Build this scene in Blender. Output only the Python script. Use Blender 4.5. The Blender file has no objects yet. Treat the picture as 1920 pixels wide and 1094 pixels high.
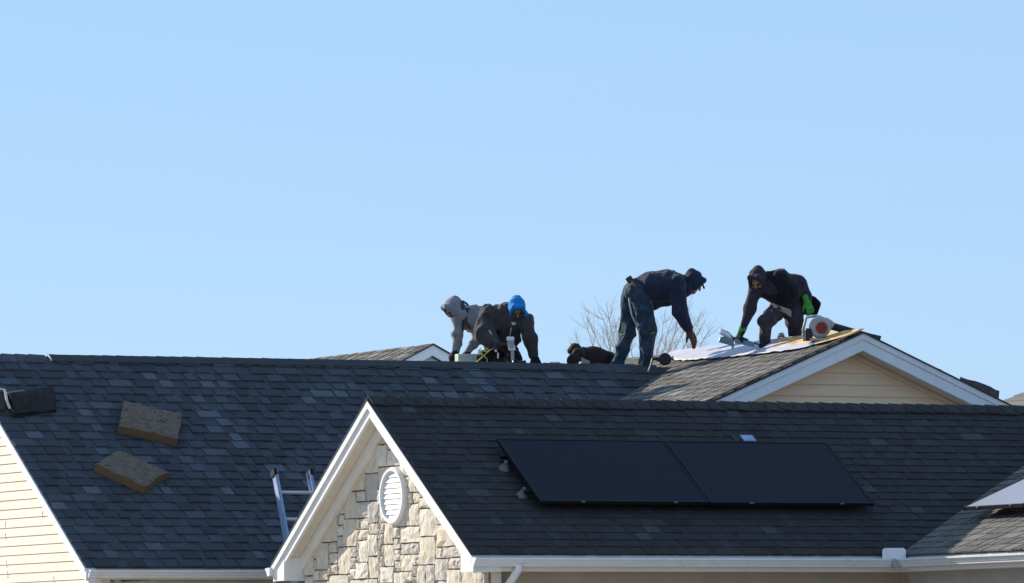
import bpy, math, random
import numpy as np
from mathutils import Vector, Matrix
R = math.radians
C = bpy.context.scene
COL = C.collection
rnd = random.Random(7)

# ------------------------------------------------------------------ camera, sky, sun, exposure
TH, FPX, YH, ROLL = R(26), 12000.0, 1301.0, -0.0077     # long lens from eye height across the street
CAMZ = 1.6
_c, _s = math.cos(TH), math.sin(TH)
RT0, FW0, UP0 = Vector((_c, -_s, 0)), Vector((_s, _c, 0)), Vector((0, 0, 1))
_p = math.atan((YH - 547) / FPX)
FW = FW0 * math.cos(_p) + UP0 * math.sin(_p)
_u = UP0 * math.cos(_p) - FW0 * math.sin(_p)
RT = RT0 * math.cos(ROLL) + _u * math.sin(ROLL)
UP = _u * math.cos(ROLL) - RT0 * math.sin(ROLL)
EYE = Vector((0, 0, CAMZ))
cam_d = bpy.data.cameras.new('camera')
cam = bpy.data.objects.new('camera', cam_d)
COL.objects.link(cam)
m = Matrix.Identity(4)
for i in range(3):
    m[i][0], m[i][1], m[i][2], m[i][3] = RT[i], UP[i], -FW[i], EYE[i]
cam.matrix_world = m
cam_d.sensor_width = 36
cam_d.lens = FPX / 1920 * 36
cam_d.clip_start, cam_d.clip_end = 1, 4000
C.camera = cam

SUN = Vector((-1, 2.12, 1.02)).normalized()             # towards the sun: behind the roofs, to the left
world = bpy.data.worlds.new("World")
C.world = world
world.use_nodes = True
wn = world.node_tree
sky = wn.nodes.new('ShaderNodeTexSky')
sky.sky_type = 'NISHITA'
sky.sun_disc = False
sky.sun_elevation = math.asin(SUN.z)
sky.sun_rotation = math.atan2(SUN.x, SUN.y)
sky.altitude = 300
sky.air_density = 1.0
sky.dust_density = 0.0
sky.ozone_density = 4.0
# a clear winter sky is an even pale blue: the sky model is levelled towards that blue over the whole dome
lev = wn.nodes.new('ShaderNodeMix'); lev.data_type = 'RGBA'
_ci = [i for i in lev.inputs if i.type == 'RGBA']
[i for i in lev.inputs if i.name == 'Factor' and i.type == 'VALUE'][0].default_value = 0.7
wn.links.new(sky.outputs[0], _ci[0])
_ci[1].default_value = (2.45, 3.9, 6.25, 1)
wn.links.new([o for o in lev.outputs if o.type == 'RGBA'][0], wn.nodes['Background'].inputs[0])
wn.nodes['Background'].inputs[1].default_value = 0.1
sun_d = bpy.data.lights.new('sun', 'SUN')
sun_d.energy = 4.6
sun_d.angle = R(0.5)
sun_d.color = (1.0, 0.93, 0.82)
sun = bpy.data.objects.new('sun', sun_d)
COL.objects.link(sun)
sun.rotation_euler = SUN.to_track_quat('Z', 'Y').to_euler()
sun.location = (0, 40, 30)
C.view_settings.view_transform = 'Standard'
C.view_settings.look = 'None'
C.view_settings.exposure = 0.6
C.view_settings.gamma = 1
C.view_settings.use_curve_mapping = False

# ------------------------------------------------------------------ helpers
def at(x, y, depth):                      # a point of the place from its direction and its distance
    return EYE + (FW + RT * ((x - 960) / FPX) + UP * ((547 - y) / FPX)) * depth
def project(p):
    v = Vector(p) - EYE
    w = v.dot(FW)
    return 960 + FPX * v.dot(RT) / w, 547 - FPX * v.dot(UP) / w
def hit(x, y, n, c):
    d = FW + RT * ((x - 960) / FPX) + UP * ((547 - y) / FPX)
    n = Vector(n)
    return EYE + d * ((c - n.dot(EYE)) / n.dot(d))

WL = {}                                   # world location of every object that may be a parent
def tag(o, label=None, cat=None, group=None, kind=None):
    if label: o['label'] = label
    if cat: o['category'] = cat
    if group: o['group'] = group
    if kind: o['kind'] = kind
    return o
def _link(o, parent, loc):
    COL.objects.link(o)
    loc = Vector(loc)
    if parent is not None:
        o.parent = parent
        o.location = loc - WL[parent.name]
    else:
        o.location = loc
    WL[o.name] = loc
    return o
def empty(name, loc, label, cat, group=None):
    o = bpy.data.objects.new(name, None)
    o.empty_display_size = 0.2
    _link(o, None, loc)
    return tag(o, label, cat, group)
class MB:
    """collects shapes in world coordinates; build() links them as one mesh object"""
    def __init__(self):
        self.v, self.f, self.t, self.mi = [], [], [], []
        self.sm = False
    def add(self, vs, fs, tone=0.5, mi=0):
        b = len(self.v)
        self.v += [tuple(p) for p in vs]
        self.f += [tuple(b + i for i in q) for q in fs]
        self.t += [tone] * len(vs)
        self.mi += [mi] * len(fs)
    def hexa(self, p, tone=0.5, mi=0):    # 8 points: bottom ring 0-3, top ring 4-7
        self.add(p, [(3, 2, 1, 0), (4, 5, 6, 7), (0, 1, 5, 4), (1, 2, 6, 5), (2, 3, 7, 6), (3, 0, 4, 7)], tone, mi)
    def box(self, lo, hi, tone=0.5, mi=0):
        x0, y0, z0 = lo; x1, y1, z1 = hi
        self.hexa([(x0, y0, z0), (x1, y0, z0), (x1, y1, z0), (x0, y1, z0), (x0, y0, z1), (x1, y0, z1), (x1, y1, z1), (x0, y1, z1)], tone, mi)
    def obox(self, c, ax, ay, az, tone=0.5, mi=0):   # centre and three half-axis vectors
        c, ax, ay, az = map(Vector, (c, ax, ay, az))
        p = [c + ax * a + ay * b + az * d for d in (-1, 1) for a, b in ((-1, -1), (1, -1), (1, 1), (-1, 1))]
        self.hexa(p, tone, mi)
    def prism(self, poly, d, tone=0.5, mi=0):       # polygon (world points) pushed along vector d
        n = len(poly); d = Vector(d)
        a = [Vector(p) for p in poly]; b = [p + d for p in a]
        self.add(a + b, [tuple(range(n))[::-1], tuple(range(n, 2 * n))] + [(i, (i + 1) % n, n + (i + 1) % n, n + i) for i in range(n)], tone, mi)
    def tube(self, pts, r, n=8, tone=0.5, mi=0, caps=True):
        pts = [Vector(p) for p in pts]
        rs = r if isinstance(r, (list, tuple)) else [r] * len(pts)
        rings = []; prev = None
        for i, p in enumerate(pts):
            t = (pts[min(i + 1, len(pts) - 1)] - pts[max(i - 1, 0)]).normalized()
            if prev is None:
                a = t.cross(Vector((0.3, 0.2, 0.93)))
                if a.length < 1e-3: a = t.cross(Vector((1, 0, 0)))
            else:
                a = prev - t * prev.dot(t)
            a.normalize(); prev = a; b = t.cross(a)
            rings.append([p + (a * math.cos(2 * math.pi * k / n) + b * math.sin(2 * math.pi * k / n)) * rs[i] for k in range(n)])
        vs = [q for g in rings for q in g]; fs = []
        for i in range(len(pts) - 1):
            for k in range(n):
                fs.append((i * n + k, i * n + (k + 1) % n, (i + 1) * n + (k + 1) % n, (i + 1) * n + k))
        if caps:
            fs.append(tuple(range(n))[::-1]); fs.append(tuple((len(pts) - 1) * n + k for k in range(n)))
        self.add(vs, fs, tone, mi)
    def lathe(self, o, axis, prof, n=16, tone=0.5, mi=0):    # prof: (radius, height along axis)
        o, axis = Vector(o), Vector(axis).normalized()
        a = axis.orthogonal().normalized(); b = axis.cross(a)
        vs = [o + axis * h + (a * math.cos(2 * math.pi * k / n) + b * math.sin(2 * math.pi * k / n)) * r for r, h in prof for k in range(n)]
        fs = [(i * n + k, i * n + (k + 1) % n, (i + 1) * n + (k + 1) % n, (i + 1) * n + k) for i in range(len(prof) - 1) for k in range(n)]
        fs.append(tuple(range(n))[::-1]); fs.append(tuple((len(prof) - 1) * n + k for k in range(n)))
        self.add(vs, fs, tone, mi)
    def build(self, name, mat, parent=None, bevel=0, smooth=False, loc=None):
        if loc is None:
            a = np.array(self.v); loc = (a.min(0) + a.max(0)) / 2
        L = Vector(loc)
        me = bpy.data.meshes.new(name)
        me.from_pydata([(p[0] - L.x, p[1] - L.y, p[2] - L.z) for p in self.v], [], self.f)
        mats = mat if isinstance(mat, (list, tuple)) else [mat]
        for q in mats: me.materials.append(q)
        if len(mats) > 1: me.polygons.foreach_set('material_index', self.mi)
        at_ = me.attributes.new('tone', 'FLOAT', 'POINT')
        at_.data.foreach_set('value', self.t)
        if smooth: me.polygons.foreach_set('use_smooth', [True] * len(me.polygons))
        me.update()
        o = bpy.data.objects.new(name, me)
        _link(o, parent, L)
        if bevel:
            b = o.modifiers.new('bevel', 'BEVEL'); b.width = bevel; b.segments = 2; b.limit_method = 'ANGLE'
        return o

# ------------------------------------------------------------------ materials
def mat(name, col, rough=0.7, spec=0.3, metal=0.0, var=0.0, vscale=8.0, bump=0.0, bscale=60.0, tone=None, stain=None, stretch=None, sheen=0):
    mt = bpy.data.materials.new(name)
    mt.use_nodes = True
    nt = mt.node_tree; N = nt.nodes; L = nt.links
    bs = N['Principled BSDF']
    bs.inputs['Roughness'].default_value = rough
    bs.inputs['Specular IOR Level'].default_value = spec
    bs.inputs['Metallic'].default_value = metal
    if sheen: bs.inputs['Sheen Weight'].default_value = sheen
    tc = N.new('ShaderNodeTexCoord')
    geo = N.new('ShaderNodeNewGeometry')
    vec = geo.outputs['Position']
    if stretch:
        mp = N.new('ShaderNodeMapping'); mp.inputs['Scale'].default_value = stretch
        L.new(vec, mp.inputs['Vector']); vec = mp.outputs['Vector']
    base = None
    if tone:                               # tone: list of (position, colour) read from the mesh attribute
        a = N.new('ShaderNodeAttribute'); a.attribute_name = 'tone'
        r = N.new('ShaderNodeValToRGB')
        while len(r.color_ramp.elements) < len(tone): r.color_ramp.elements.new(0.5)
        for e, (p, c) in zip(r.color_ramp.elements, tone):
            e.position = p; e.color = (*c, 1)
        L.new(a.outputs['Fac'], r.inputs['Fac']); base = r.outputs['Color']
    def noise(sc, det=4.0, ro=0.6):
        n = N.new('ShaderNodeTexNoise'); n.inputs['Scale'].default_value = sc
        n.inputs['Detail'].default_value = det; n.inputs['Roughness'].default_value = ro
        L.new(vec, n.inputs['Vector']); return n.outputs['Fac']
    def mixc(fac, a, b, mode='MIX'):
        x = N.new('ShaderNodeMix'); x.data_type = 'RGBA'; x.blend_type = mode
        for k, val in (('Factor', fac), ('A', a), ('B', b)):
            s = [i for i in x.inputs if i.name == k and (i.type == 'RGBA' if k != 'Factor' else i.type == 'VALUE')][0]
            if isinstance(val, (int, float)): s.default_value = val
            elif isinstance(val, tuple): s.default_value = (*val, 1)
            else: L.new(val, s)
        return [o for o in x.outputs if o.type == 'RGBA'][0]
    def ramp(fac, p0, p1):
        r = N.new('ShaderNodeMapRange'); r.inputs['From Min'].default_value = p0; r.inputs['From Max'].default_value = p1
        L.new(fac, r.inputs['Value']); return r.outputs['Result']
    if base is None: base = col if not var else None
    if var:
        f = ramp(noise(vscale), 0.3, 0.7)
        dk = 1 - var; lt = 1 + var
        if tone:
            g = N.new('ShaderNodeMapRange'); g.inputs['To Min'].default_value = dk; g.inputs['To Max'].default_value = lt
            L.new(f, g.inputs['Value'])
            cc = N.new('ShaderNodeCombineColor')
            for i in range(3): L.new(g.outputs['Result'], cc.inputs[i])
            base = mixc(1.0, base, cc.outputs['Color'], 'MULTIPLY')
        else:
            base = mixc(f, tuple(min(1, c * dk) for c in col), tuple(min(1, c * lt) for c in col))
    if stain:                              # (colour, scale, from, to)
        base = mixc(ramp(noise(stain[1], 5.0, 0.65), stain[2], stain[3]), base, stain[0])
    if isinstance(base, tuple): bs.inputs['Base Color'].default_value = (*base, 1)
    else: L.new(base, bs.inputs['Base Color'])
    if bump:
        b = N.new('ShaderNodeBump'); b.inputs['Strength'].default_value = 1.0; b.inputs['Distance'].default_value = bump
        L.new(noise(bscale, 5.0, 0.65), b.inputs['Height']); L.new(b.outputs['Normal'], bs.inputs['Normal'])
    return mt

M = {}
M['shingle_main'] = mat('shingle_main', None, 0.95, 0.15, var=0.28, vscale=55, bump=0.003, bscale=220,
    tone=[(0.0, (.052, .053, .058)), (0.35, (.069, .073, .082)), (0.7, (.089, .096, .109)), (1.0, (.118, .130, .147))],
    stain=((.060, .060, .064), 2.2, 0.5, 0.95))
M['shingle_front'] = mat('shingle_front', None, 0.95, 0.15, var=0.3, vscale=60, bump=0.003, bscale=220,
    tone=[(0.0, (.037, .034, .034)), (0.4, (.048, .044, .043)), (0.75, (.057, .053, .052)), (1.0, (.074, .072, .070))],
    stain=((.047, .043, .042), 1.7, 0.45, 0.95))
M['shingle_lit'] = mat('shingle_lit', None, 0.95, 0.15, var=0.25, vscale=45, bump=0.003, bscale=200,  # paler, warmer copy of the roof shingles; sunlight is put into its colour
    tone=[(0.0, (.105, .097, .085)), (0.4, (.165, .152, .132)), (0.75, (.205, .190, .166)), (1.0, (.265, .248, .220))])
M['trim'] = mat('white_trim', (.79, .79, .79), 0.5, 0.35, var=0.05, vscale=3, bump=0.0012, bscale=12, stain=((.62, .61, .58), 2.6, 0.55, 0.9))
M['gutter'] = mat('gutter_enamel', (.76, .77, .79), 0.35, 0.5, var=0.05, vscale=5, stain=((.52, .50, .46), 6, 0.58, 0.85), stretch=(1, 1, .2))
M['siding'] = mat('cream_siding', (.72, .58, .45), 0.6, 0.3, var=0.05, vscale=2.5, bump=0.0012, bscale=40, stretch=(1, .25, 5))
M['siding_cross'] = mat('tan_siding', (.88, .63, .41), 0.6, 0.3, var=0.07, vscale=2.5, bump=0.0012, bscale=40, stretch=(.25, 1, 5))
M['wall'] = mat('tan_wall', (.40, .33, .25), 0.8, 0.2, var=0.08, vscale=3, bump=0.001, bscale=50)
M['greywall'] = mat('grey_wall', (.42, .40, .36), 0.8, 0.2, var=0.1, vscale=3, bump=0.001, bscale=50)
M['soffit'] = mat('soffit_vinyl', (.72, .67, .58), 0.6, 0.3, var=0.04, vscale=6)
M['stone'] = mat('split_limestone', None, 0.92, 0.15, var=0.14, vscale=14, bump=0.014, bscale=26,
    tone=[(0.0, (.50, .465, .41)), (0.25, (.62, .565, .48)), (0.5, (.66, .575, .445)), (0.75, (.70, .63, .51)), (1.0, (.76, .70, .60))],
    stain=((.47, .42, .36), 5, 0.60, 0.85), stretch=(1, 1.6, .8))
M['mortar'] = mat('mortar', (.34, .31, .27), 0.95, 0.1, var=0.15, vscale=20, bump=0.004, bscale=60)
M['flash'] = mat('ridge_flash', (.05, .052, .055), 0.8, 0.2, var=0.2, vscale=20, bump=0.002, bscale=150)
M['frame'] = mat('black_anodised', (.010, .010, .012), 0.55, 0.2)
M['alu'] = mat('aluminium', (.62, .64, .66), 0.35, 0.5, metal=0.9, var=0.1, vscale=20)
M['rail'] = mat('ladder_rail', (.30, .40, .55), 0.45, 0.45, metal=0.25, var=0.15, vscale=14)
M['rung'] = mat('ladder_rung', (.62, .62, .62), 0.4, 0.5, metal=0.3, var=0.08, vscale=20)
M['galv'] = mat('galvanised', (.40, .40, .41), 0.5, 0.4, metal=0.4, var=0.15, vscale=30)
M['mount'] = mat('weathered_mount', (.15, .15, .155), 0.7, 0.3, var=.2, vscale=30)
M['black'] = mat('black_plastic', (.015, .015, .016), 0.5, 0.4)
M['rubber'] = mat('black_rubber', (.02, .021, .022), 0.8, 0.2, var=0.2, vscale=20, bump=0.001, bscale=90)
M['felt'] = mat('roofing_felt', (.036, .032, .031), 0.9, 0.15, var=0.25, vscale=12, bump=0.004, bscale=40)
M['brownfelt'] = mat('brown_felt', (.075, .055, .045), 0.9, 0.15, var=0.3, vscale=14, bump=0.004, bscale=40)
M['pale'] = mat('pale_edge', (.62, .60, .55), 0.8, 0.2, var=0.1, vscale=20)
M['bundle'] = mat('bundle_top', (.17, .13, .092), 0.9, 0.15, var=0.28, vscale=22, bump=0.008, bscale=45, stain=((.05, .04, .033), 17, 0.585, 0.64))
M['bundle_side'] = mat('bundle_side', (.20, .12, .066), 0.9, 0.15, var=0.2, vscale=30, bump=0.003, bscale=80, stretch=(1, 1, 6))
M['under'] = mat('underlayment', (.50, .49, .53), 0.6, 0.3, var=0.12, vscale=5, bump=0.006, bscale=9)
M['seal'] = mat('green_white', (.50, .55, .45), 0.6, 0.3, var=0.1, vscale=20)
M['whitegable'] = mat('white_gable', (.72, .72, .76), 0.6, 0.3, var=0.05, vscale=3)
M['bark'] = mat('bark', (.46, .42, .39), 0.9, 0.1, var=0.2, vscale=30)
M['needle'] = mat('needle', (.035, .055, .035), 0.9, 0.1, var=0.3, vscale=6)
M['ground'] = mat('dry_lawn_ground', (.46, .39, .29), 0.95, 0.1, var=0.3, vscale=0.7, bump=0.02, bscale=20)
M['asphalt'] = mat('asphalt', (.055, .055, .057), 0.9, 0.2, var=0.2, vscale=2, bump=0.004, bscale=60)
M['white'] = mat('white_plastic', (.74, .74, .73), 0.4, 0.4, var=0.05, vscale=10)
M['bloweshell'] = mat('pale_grey_shell', (.36, .36, .36), 0.45, 0.4, var=.08, vscale=12)
M['greyplastic'] = mat('grey_plastic', (.34, .36, .38), 0.45, 0.4, var=0.1, vscale=15)
M['red'] = mat('red_plastic', (.36, .045, .03), 0.5, 0.4)
M['teal'] = mat('steel_blue', (.13, .21, .27), 0.4, 0.5, metal=0.3, var=0.15, vscale=15)
M['yellowrope'] = mat('yellow_rope', (.62, .60, .16), 0.8, 0.2, var=0.2, vscale=60)
M['greenrope'] = mat('pale_green_rope', (.40, .50, .28), 0.8, 0.2, var=0.2, vscale=60)
M['lips'] = mat('lips', (.19, .085, .065), 0.6, 0.3)
M['hivis'] = mat('hivis', (.13, .26, .06), 0.7, 0.2)
M['brass'] = mat('brass', (.55, .42, .18), 0.4, 0.5, metal=0.7)
M['skin'] = mat('skin', (.27, .155, .11), 0.6, 0.3, var=0.1, vscale=30)
M['hair'] = mat('dark_hair', (.015, .012, .011), 0.8, 0.2)
def cloth(name, c, v=0.22): return mat(name, c, 0.9, 0.1, var=v, vscale=14, bump=0.007, bscale=30, sheen=0.12)
M['navy'] = cloth('navy_fleece', (.025, .030, .055))
M['denim'] = cloth('dark_denim', (.032, .054, .082), 0.4)
M['plum'] = cloth('plum_fleece', (.040, .030, .043))
M['plumtrouser'] = cloth('plum_trouser', (.046, .037, .050))
M['blackvest'] = cloth('black_vest', (.011, .011, .014))
M['charcoal'] = cloth('charcoal_jacket', (.056, .052, .050))
M['blackcloth'] = cloth('black_cloth', (.014, .013, .015))
M['greyhood'] = cloth('grey_fleece', (.235, .23, .24))
M['bluehood'] = cloth('blue_fleece', (.012, .20, .52))
M['brownblack'] = cloth('brown_black_jacket', (.042, .029, .026))
M['darkglove'] = cloth('dark_glove', (.022, .018, .018))
M['redglove'] = cloth('rust_glove', (.10, .035, .025))
M['greenglove'] = cloth('green_glove', (.07, .30, .05))
M['strap'] = cloth('grey_strap', (.42, .42, .42))
M['shirt'] = cloth('pale_shirt', (.34, .26, .24))

def osb():
    mt = mat('osb', (.58, .36, .16), 0.8, 0.2)
    nt = mt.node_tree; N = nt.nodes; L = nt.links
    g = N.new('ShaderNodeNewGeometry'); mp = N.new('ShaderNodeMapping'); mp.inputs['Scale'].default_value = (1, .45, 1)
    v = N.new('ShaderNodeTexVoronoi'); v.inputs['Scale'].default_value = 26
    r = N.new('ShaderNodeValToRGB'); r.color_ramp.elements[0].color = (.52, .27, .09, 1); r.color_ramp.elements[1].color = (.84, .57, .28, 1)
    L.new(g.outputs['Position'], mp.inputs['Vector']); L.new(mp.outputs['Vector'], v.inputs['Vector'])
    s = N.new('ShaderNodeSeparateColor'); L.new(v.outputs['Color'], s.inputs['Color']); L.new(s.outputs[0], r.inputs['Fac'])
    L.new(r.outputs['Color'], N['Principled BSDF'].inputs['Base Color'])
    return mt
M['osb'] = osb()
def solar_glass():
    mt = mat('solar_glass', (.006, .008, .016), 0.3, 0.07, sheen=0.5)
    mt.node_tree.nodes['Principled BSDF'].inputs['Sheen Roughness'].default_value = 0.16
    mt.node_tree.nodes['Principled BSDF'].inputs['Sheen Tint'].default_value = (.85, .88, 1, 1)
    nt = mt.node_tree; N = nt.nodes; L = nt.links
    n = N.new('ShaderNodeTexNoise'); n.inputs['Scale'].default_value = 5
    g = N.new('ShaderNodeNewGeometry'); L.new(g.outputs['Position'], n.inputs['Vector'])
    r = N.new('ShaderNodeMapRange'); r.inputs['To Min'].default_value = 0.2; r.inputs['To Max'].default_value = 0.34
    L.new(n.outputs['Fac'], r.inputs['Value']); L.new(r.outputs['Result'], N['Principled BSDF'].inputs['Roughness'])
    return mt
M['solar'] = solar_glass()
M['solar_glare'] = mat('glare_solar_glass', (.030, .034, .048), 0.38, 0.55, sheen=1.0)      # paler copy of the panel glass, low sun glare put into colour and sheen
M['solar_glare'].node_tree.nodes['Principled BSDF'].inputs['Sheen Roughness'].default_value = 0.36
M['solar_glare'].node_tree.nodes['Principled BSDF'].inputs['Sheen Tint'].default_value = (.88, .90, 1, 1)

# ------------------------------------------------------------------ ground
gb = MB(); gb.add([(-1500, -500, 0), (1500, -500, 0), (1500, 3000, 0), (-1500, 3000, 0)], [(0, 1, 2, 3)])
tag(gb.build('ground', M['ground']), kind='structure')
rb = MB(); rb.add([(-300, 26, .004), (300, 26, .004), (300, 35, .004), (-300, 35, .004)], [(0, 1, 2, 3)])
tag(rb.build('road', M['asphalt']), kind='structure')

# ------------------------------------------------------------------ roofs
T, TC = 2 / 3, 5 / 12                       # pitches: 8/12 along the street, 5/12 on the wings
EZ = 2.822                                  # eave height
MX0, MEY, MRY = 22.87, 56.12, 59.39         # main roof: left rake, eave, ridge
MRZ = EZ + T * (MRY - MEY)
FX0, FEY, FRY, FBY = 24.222, 50.49, 52.657, 54.83
FRZ = EZ + T * (FRY - FEY) + 0.011
CX, CY, CZ = 31.33, 56.20, 5.20             # cross gable: ridge, front edge, ridge height
KX = 28.50                                  # where the front eave turns into the right wing

tmesh = {}
def tooth_mesh(w, e, t, tone, material):
    k = (round(w, 3), round(e, 4), round(t, 4), round(tone, 2), material.name)
    if k not in tmesh:
        me = bpy.data.meshes.new('shingle')
        h = w / 2
        vs = [(-h, 0, -.004), (h, 0, -.004), (h, e, -.004), (-h, e, -.004), (-h, 0, t), (h, 0, t), (h, e, t * .35), (-h, e, t * .35)]
        me.from_pydata(vs, [], [(4, 5, 6, 7), (0, 1, 5, 4), (1, 2, 6, 5), (3, 0, 4, 7)])
        a = me.attributes.new('tone', 'FLOAT', 'POINT'); a.data.foreach_set('value', [tone] * 8)
        me.materials.append(material)
        tmesh[k] = (me, vs)
    return tmesh[k]
TONES = [0.05, 0.2, 0.35, 0.5, 0.65, 0.8, 1.0]
quota = {}
class Roof:
    """one roof slope: O at the eave, U along it, V up the slope"""
    def __init__(self, house, O, U, V, lo, hi, vmax, expo, material, weights, gaps, thick=(.009, .008), v0=0.0):
        self.O, self.U, self.V = Vector(O), Vector(U).normalized(), Vector(V).normalized()
        self.N = self.U.cross(self.V)
        if self.N.z < 0: self.N = -self.N
        self.teeth = []
        n = int(math.ceil((vmax - v0) / expo))
        b = MB(); tb, tt = thick
        widths = [.10, .13, .16, .19, .23]
        for k in range(n):
            a = v0 + k * expo; c = min(a + expo, vmax)
            if c - a < .01: break
            l0, h0, l1, h1 = lo(a), hi(a), lo(c), hi(c)
            if h0 - l0 < .03 and h1 - l1 < .03: continue
            P = lambda u, v, q: self.O + self.U * u + self.V * v + self.N * q
            b.add([P(l0, a, -.002), P(h0, a, -.002), P(h0, a, tb), P(l0, a, tb), P(l1, c, .001), P(h1, c, .001)],
                  [(0, 1, 2, 3), (3, 2, 5, 4), (0, 3, 4), (1, 5, 2)], 0.25 + .25 * rnd.random())
            u = min(l0, l1) - rnd.random() * .3
            mid = (a + c) / 2
            while u < max(h0, h1):
                w = rnd.choice(widths)
                cu = u + w / 2
                L_, H_ = max(l0, l1), min(h0, h1)
                if u > L_ + .002 and u + w < H_ - .002:
                    self.teeth.append((cu, a, w, rnd.choices(TONES, weights)[0], c - a, rnd.uniform(-.0015, .0015)))
                u += w + rnd.uniform(*gaps)
        self.base, self.tb, self.tt, self.mat = b, tb, tt, material
        self.house = house
    def build(self, n_parts, name='roof'):
        ro = self.base.build(name, self.mat, self.house)
        Rm = Matrix((self.U, self.V, self.N)).transposed()
        sc = []
        for t in self.teeth:
            p = self.O + self.U * t[0] + self.V * t[1]
            x, y = project(p)
            vis = 0 <= x <= 1920 and 600 < y < 1085
            if self.vis: vis = vis and self.vis(x, y)
            sc.append((-(1000 if vis else 0) - t[2] * 10 - (y / 1000 if vis else 0), t))
        sc.sort(key=lambda q: q[0])
        vis = [q for q in sc if q[0] <= -1000]
        pick = [t for q, t in sc[:min(n_parts, len(vis))]]
        rest = [t for q, t in sc[len(pick):]]
        for cu, a, w, tone, e, jit in pick:
            me, _ = tooth_mesh(w, e, self.tb + self.tt, tone, self.mat)
            o = bpy.data.objects.new('shingle', me)
            COL.objects.link(o); o.parent = ro
            o.matrix_local = Matrix.Translation(self.O + self.U * cu + self.V * (a - .003 + jit * 2) - WL[ro.name]) @ Rm.to_4x4()
        sb = MB()
        for cu, a, w, tone, e, jit in rest:
            me, vs = tooth_mesh(w, e, self.tb + self.tt, tone, self.mat)
            sb.add([self.O + self.U * (cu + q[0]) + self.V * (a - .003 + jit * 2 + q[1]) + self.N * q[2] for q in vs],
                   [(4, 5, 6, 7), (0, 1, 5, 4), (1, 2, 6, 5), (3, 0, 4, 7)], tone)
        if rest:
            tag(sb.build('shingle_courses', self.mat, ro), kind='stuff')
        return ro
    vis = None

def ridge_caps(parent, p0, p1, dn1, dn2, material, step=.145, half=.13, lift=.012, mb_name='ridge_cap', thick=.012, tones=(.2, .9)):
    """folded cap shingles along a ridge, each its own piece"""
    p0, p1 = Vector(p0), Vector(p1)
    d = (p1 - p0).normalized(); n = int((p1 - p0).length / step)
    dn1, dn2 = Vector(dn1).normalized(), Vector(dn2).normalized()
    up = Vector((0, 0, 1))
    for k in range(n):
        a = p0 + d * (k * step); b = a + d * (step + .03)
        la = lift + thick + rnd.uniform(-.002, .003); lb = lift
        h = half + rnd.uniform(-.008, .008)
        q = MB()
        def ring(c, l):
            return [c + dn1 * h + up * l, c + up * (l + .004), c + dn2 * h + up * l, c + dn2 * h + up * (l - thick), c + up * (l - thick), c + dn1 * h + up * (l - thick)]
        r0, r1 = ring(a, la), ring(b, lb)
        q.add(r0 + r1, [(0, 1, 4, 5), (1, 2, 3, 4), (6, 11, 10, 7), (7, 10, 9, 8)] + [(i, 6 + i, 6 + (i + 1) % 6, (i + 1) % 6) for i in range(6)], rnd.uniform(*tones))
        q.build(mb_name, material, parent)

def chevron(b, pts, d, th=.07):
    low = [(p[0], p[1], p[2] - th) for p in pts]
    b.prism([pts[0], pts[1], pts[2], low[2], low[1], low[0]], d)
# ---- main house
house = empty('house', (27, 57.5, 0), 'cream sided house with the long dark shingle roof the crew is working on', 'house')
main = Roof(house, (MX0, MEY, EZ), (1, 0, 0), (0, 1, T), lambda v: 0.0,
            lambda v: (25.6 - MX0) + (v / math.hypot(1, T)) * (30.86 - 25.6) / (MRY - MEY), (MRY - MEY) * math.hypot(1, T) - .01, .145,
            M['shingle_main'], [3, 5, 6, 5, 4, 3, 1.8], (.02, .16), thick=(.009, .011))
def vis_main(x, y):
    if x > 690 - (y - 748) * .56 and y > 745 and x < 690: return False
    return not (x >= 690 and y > 746)
main.vis = vis_main
main_roof = main.build(240)
# body of the roof below the shingles and the back slope
rb_ = MB()
chevron(rb_, [(MX0 + .02, MEY + .01, EZ - .012), (MX0 + .02, MRY, MRZ - .014), (MX0 + .02, 2 * MRY - MEY, EZ - .012)], (31.45 - MX0, 0, 0))
rb_.build('roof_deck', M['wall'], house)
bk = Roof(house, (31.5, 2 * MRY - MEY, EZ), (-1, 0, 0), (0, -1, T), lambda v: 0.0, lambda v: 31.5 - MX0, (MRY - MEY) * math.hypot(1, T) - .01, .145,
          M['shingle_main'], [2, 4, 6, 5, 4, 2, 1], (.03, .17))
bk.build(0)
# ridge: plain caps at the left end, then the thicker ridge vent under its own caps
RD1, RD2 = (0, -1, -T), (0, 1, -T)
xv = hit(90, 665, (0, 1, 0), MRY).x
ridge_caps(main_roof, (MX0, MRY, MRZ), (xv, MRY, MRZ), RD1, RD2, M['shingle_main'], lift=.004, thick=.007)
rv = MB()
xe = 29.75
prof = [(0, .014), (-.128, -.056), (-.130, -.060), (-.085, -.046), (0, .0), (.085, -.046), (.130, -.060), (.128, -.056)]
rv.prism([(xv, MRY + a, MRZ + b) for a, b in prof], (xe - xv, 0, 0))
rv.build('ridge_vent', M['flash'], main_roof)
ridge_caps(main_roof, (xv + .01, MRY, MRZ), (xe, MRY, MRZ), RD1, RD2, M['shingle_main'], lift=.008, half=.128, thick=.005, tones=(.3, .6))
ridge_caps(main_roof, (xe, MRY, MRZ), (30.75, MRY, MRZ), RD1, RD2, M['shingle_main'], lift=.010, half=.125, thick=.008, step=.17, tones=(.1, .6))
e_ = MB(); e_.prism([(xv - .012, MRY + .01, MRZ + .026), (xv - .012, MRY - .045, MRZ + .006), (xv - .012, MRY - .115, MRZ - .048), (xv - .012, MRY - .108, MRZ - .060), (xv - .012, MRY - .03, MRZ - .004), (xv - .012, MRY + .01, MRZ + .015)], (.012, 0, 0))
e_.build('ridge_vent_end', M['pale'], main_roof)

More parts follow.
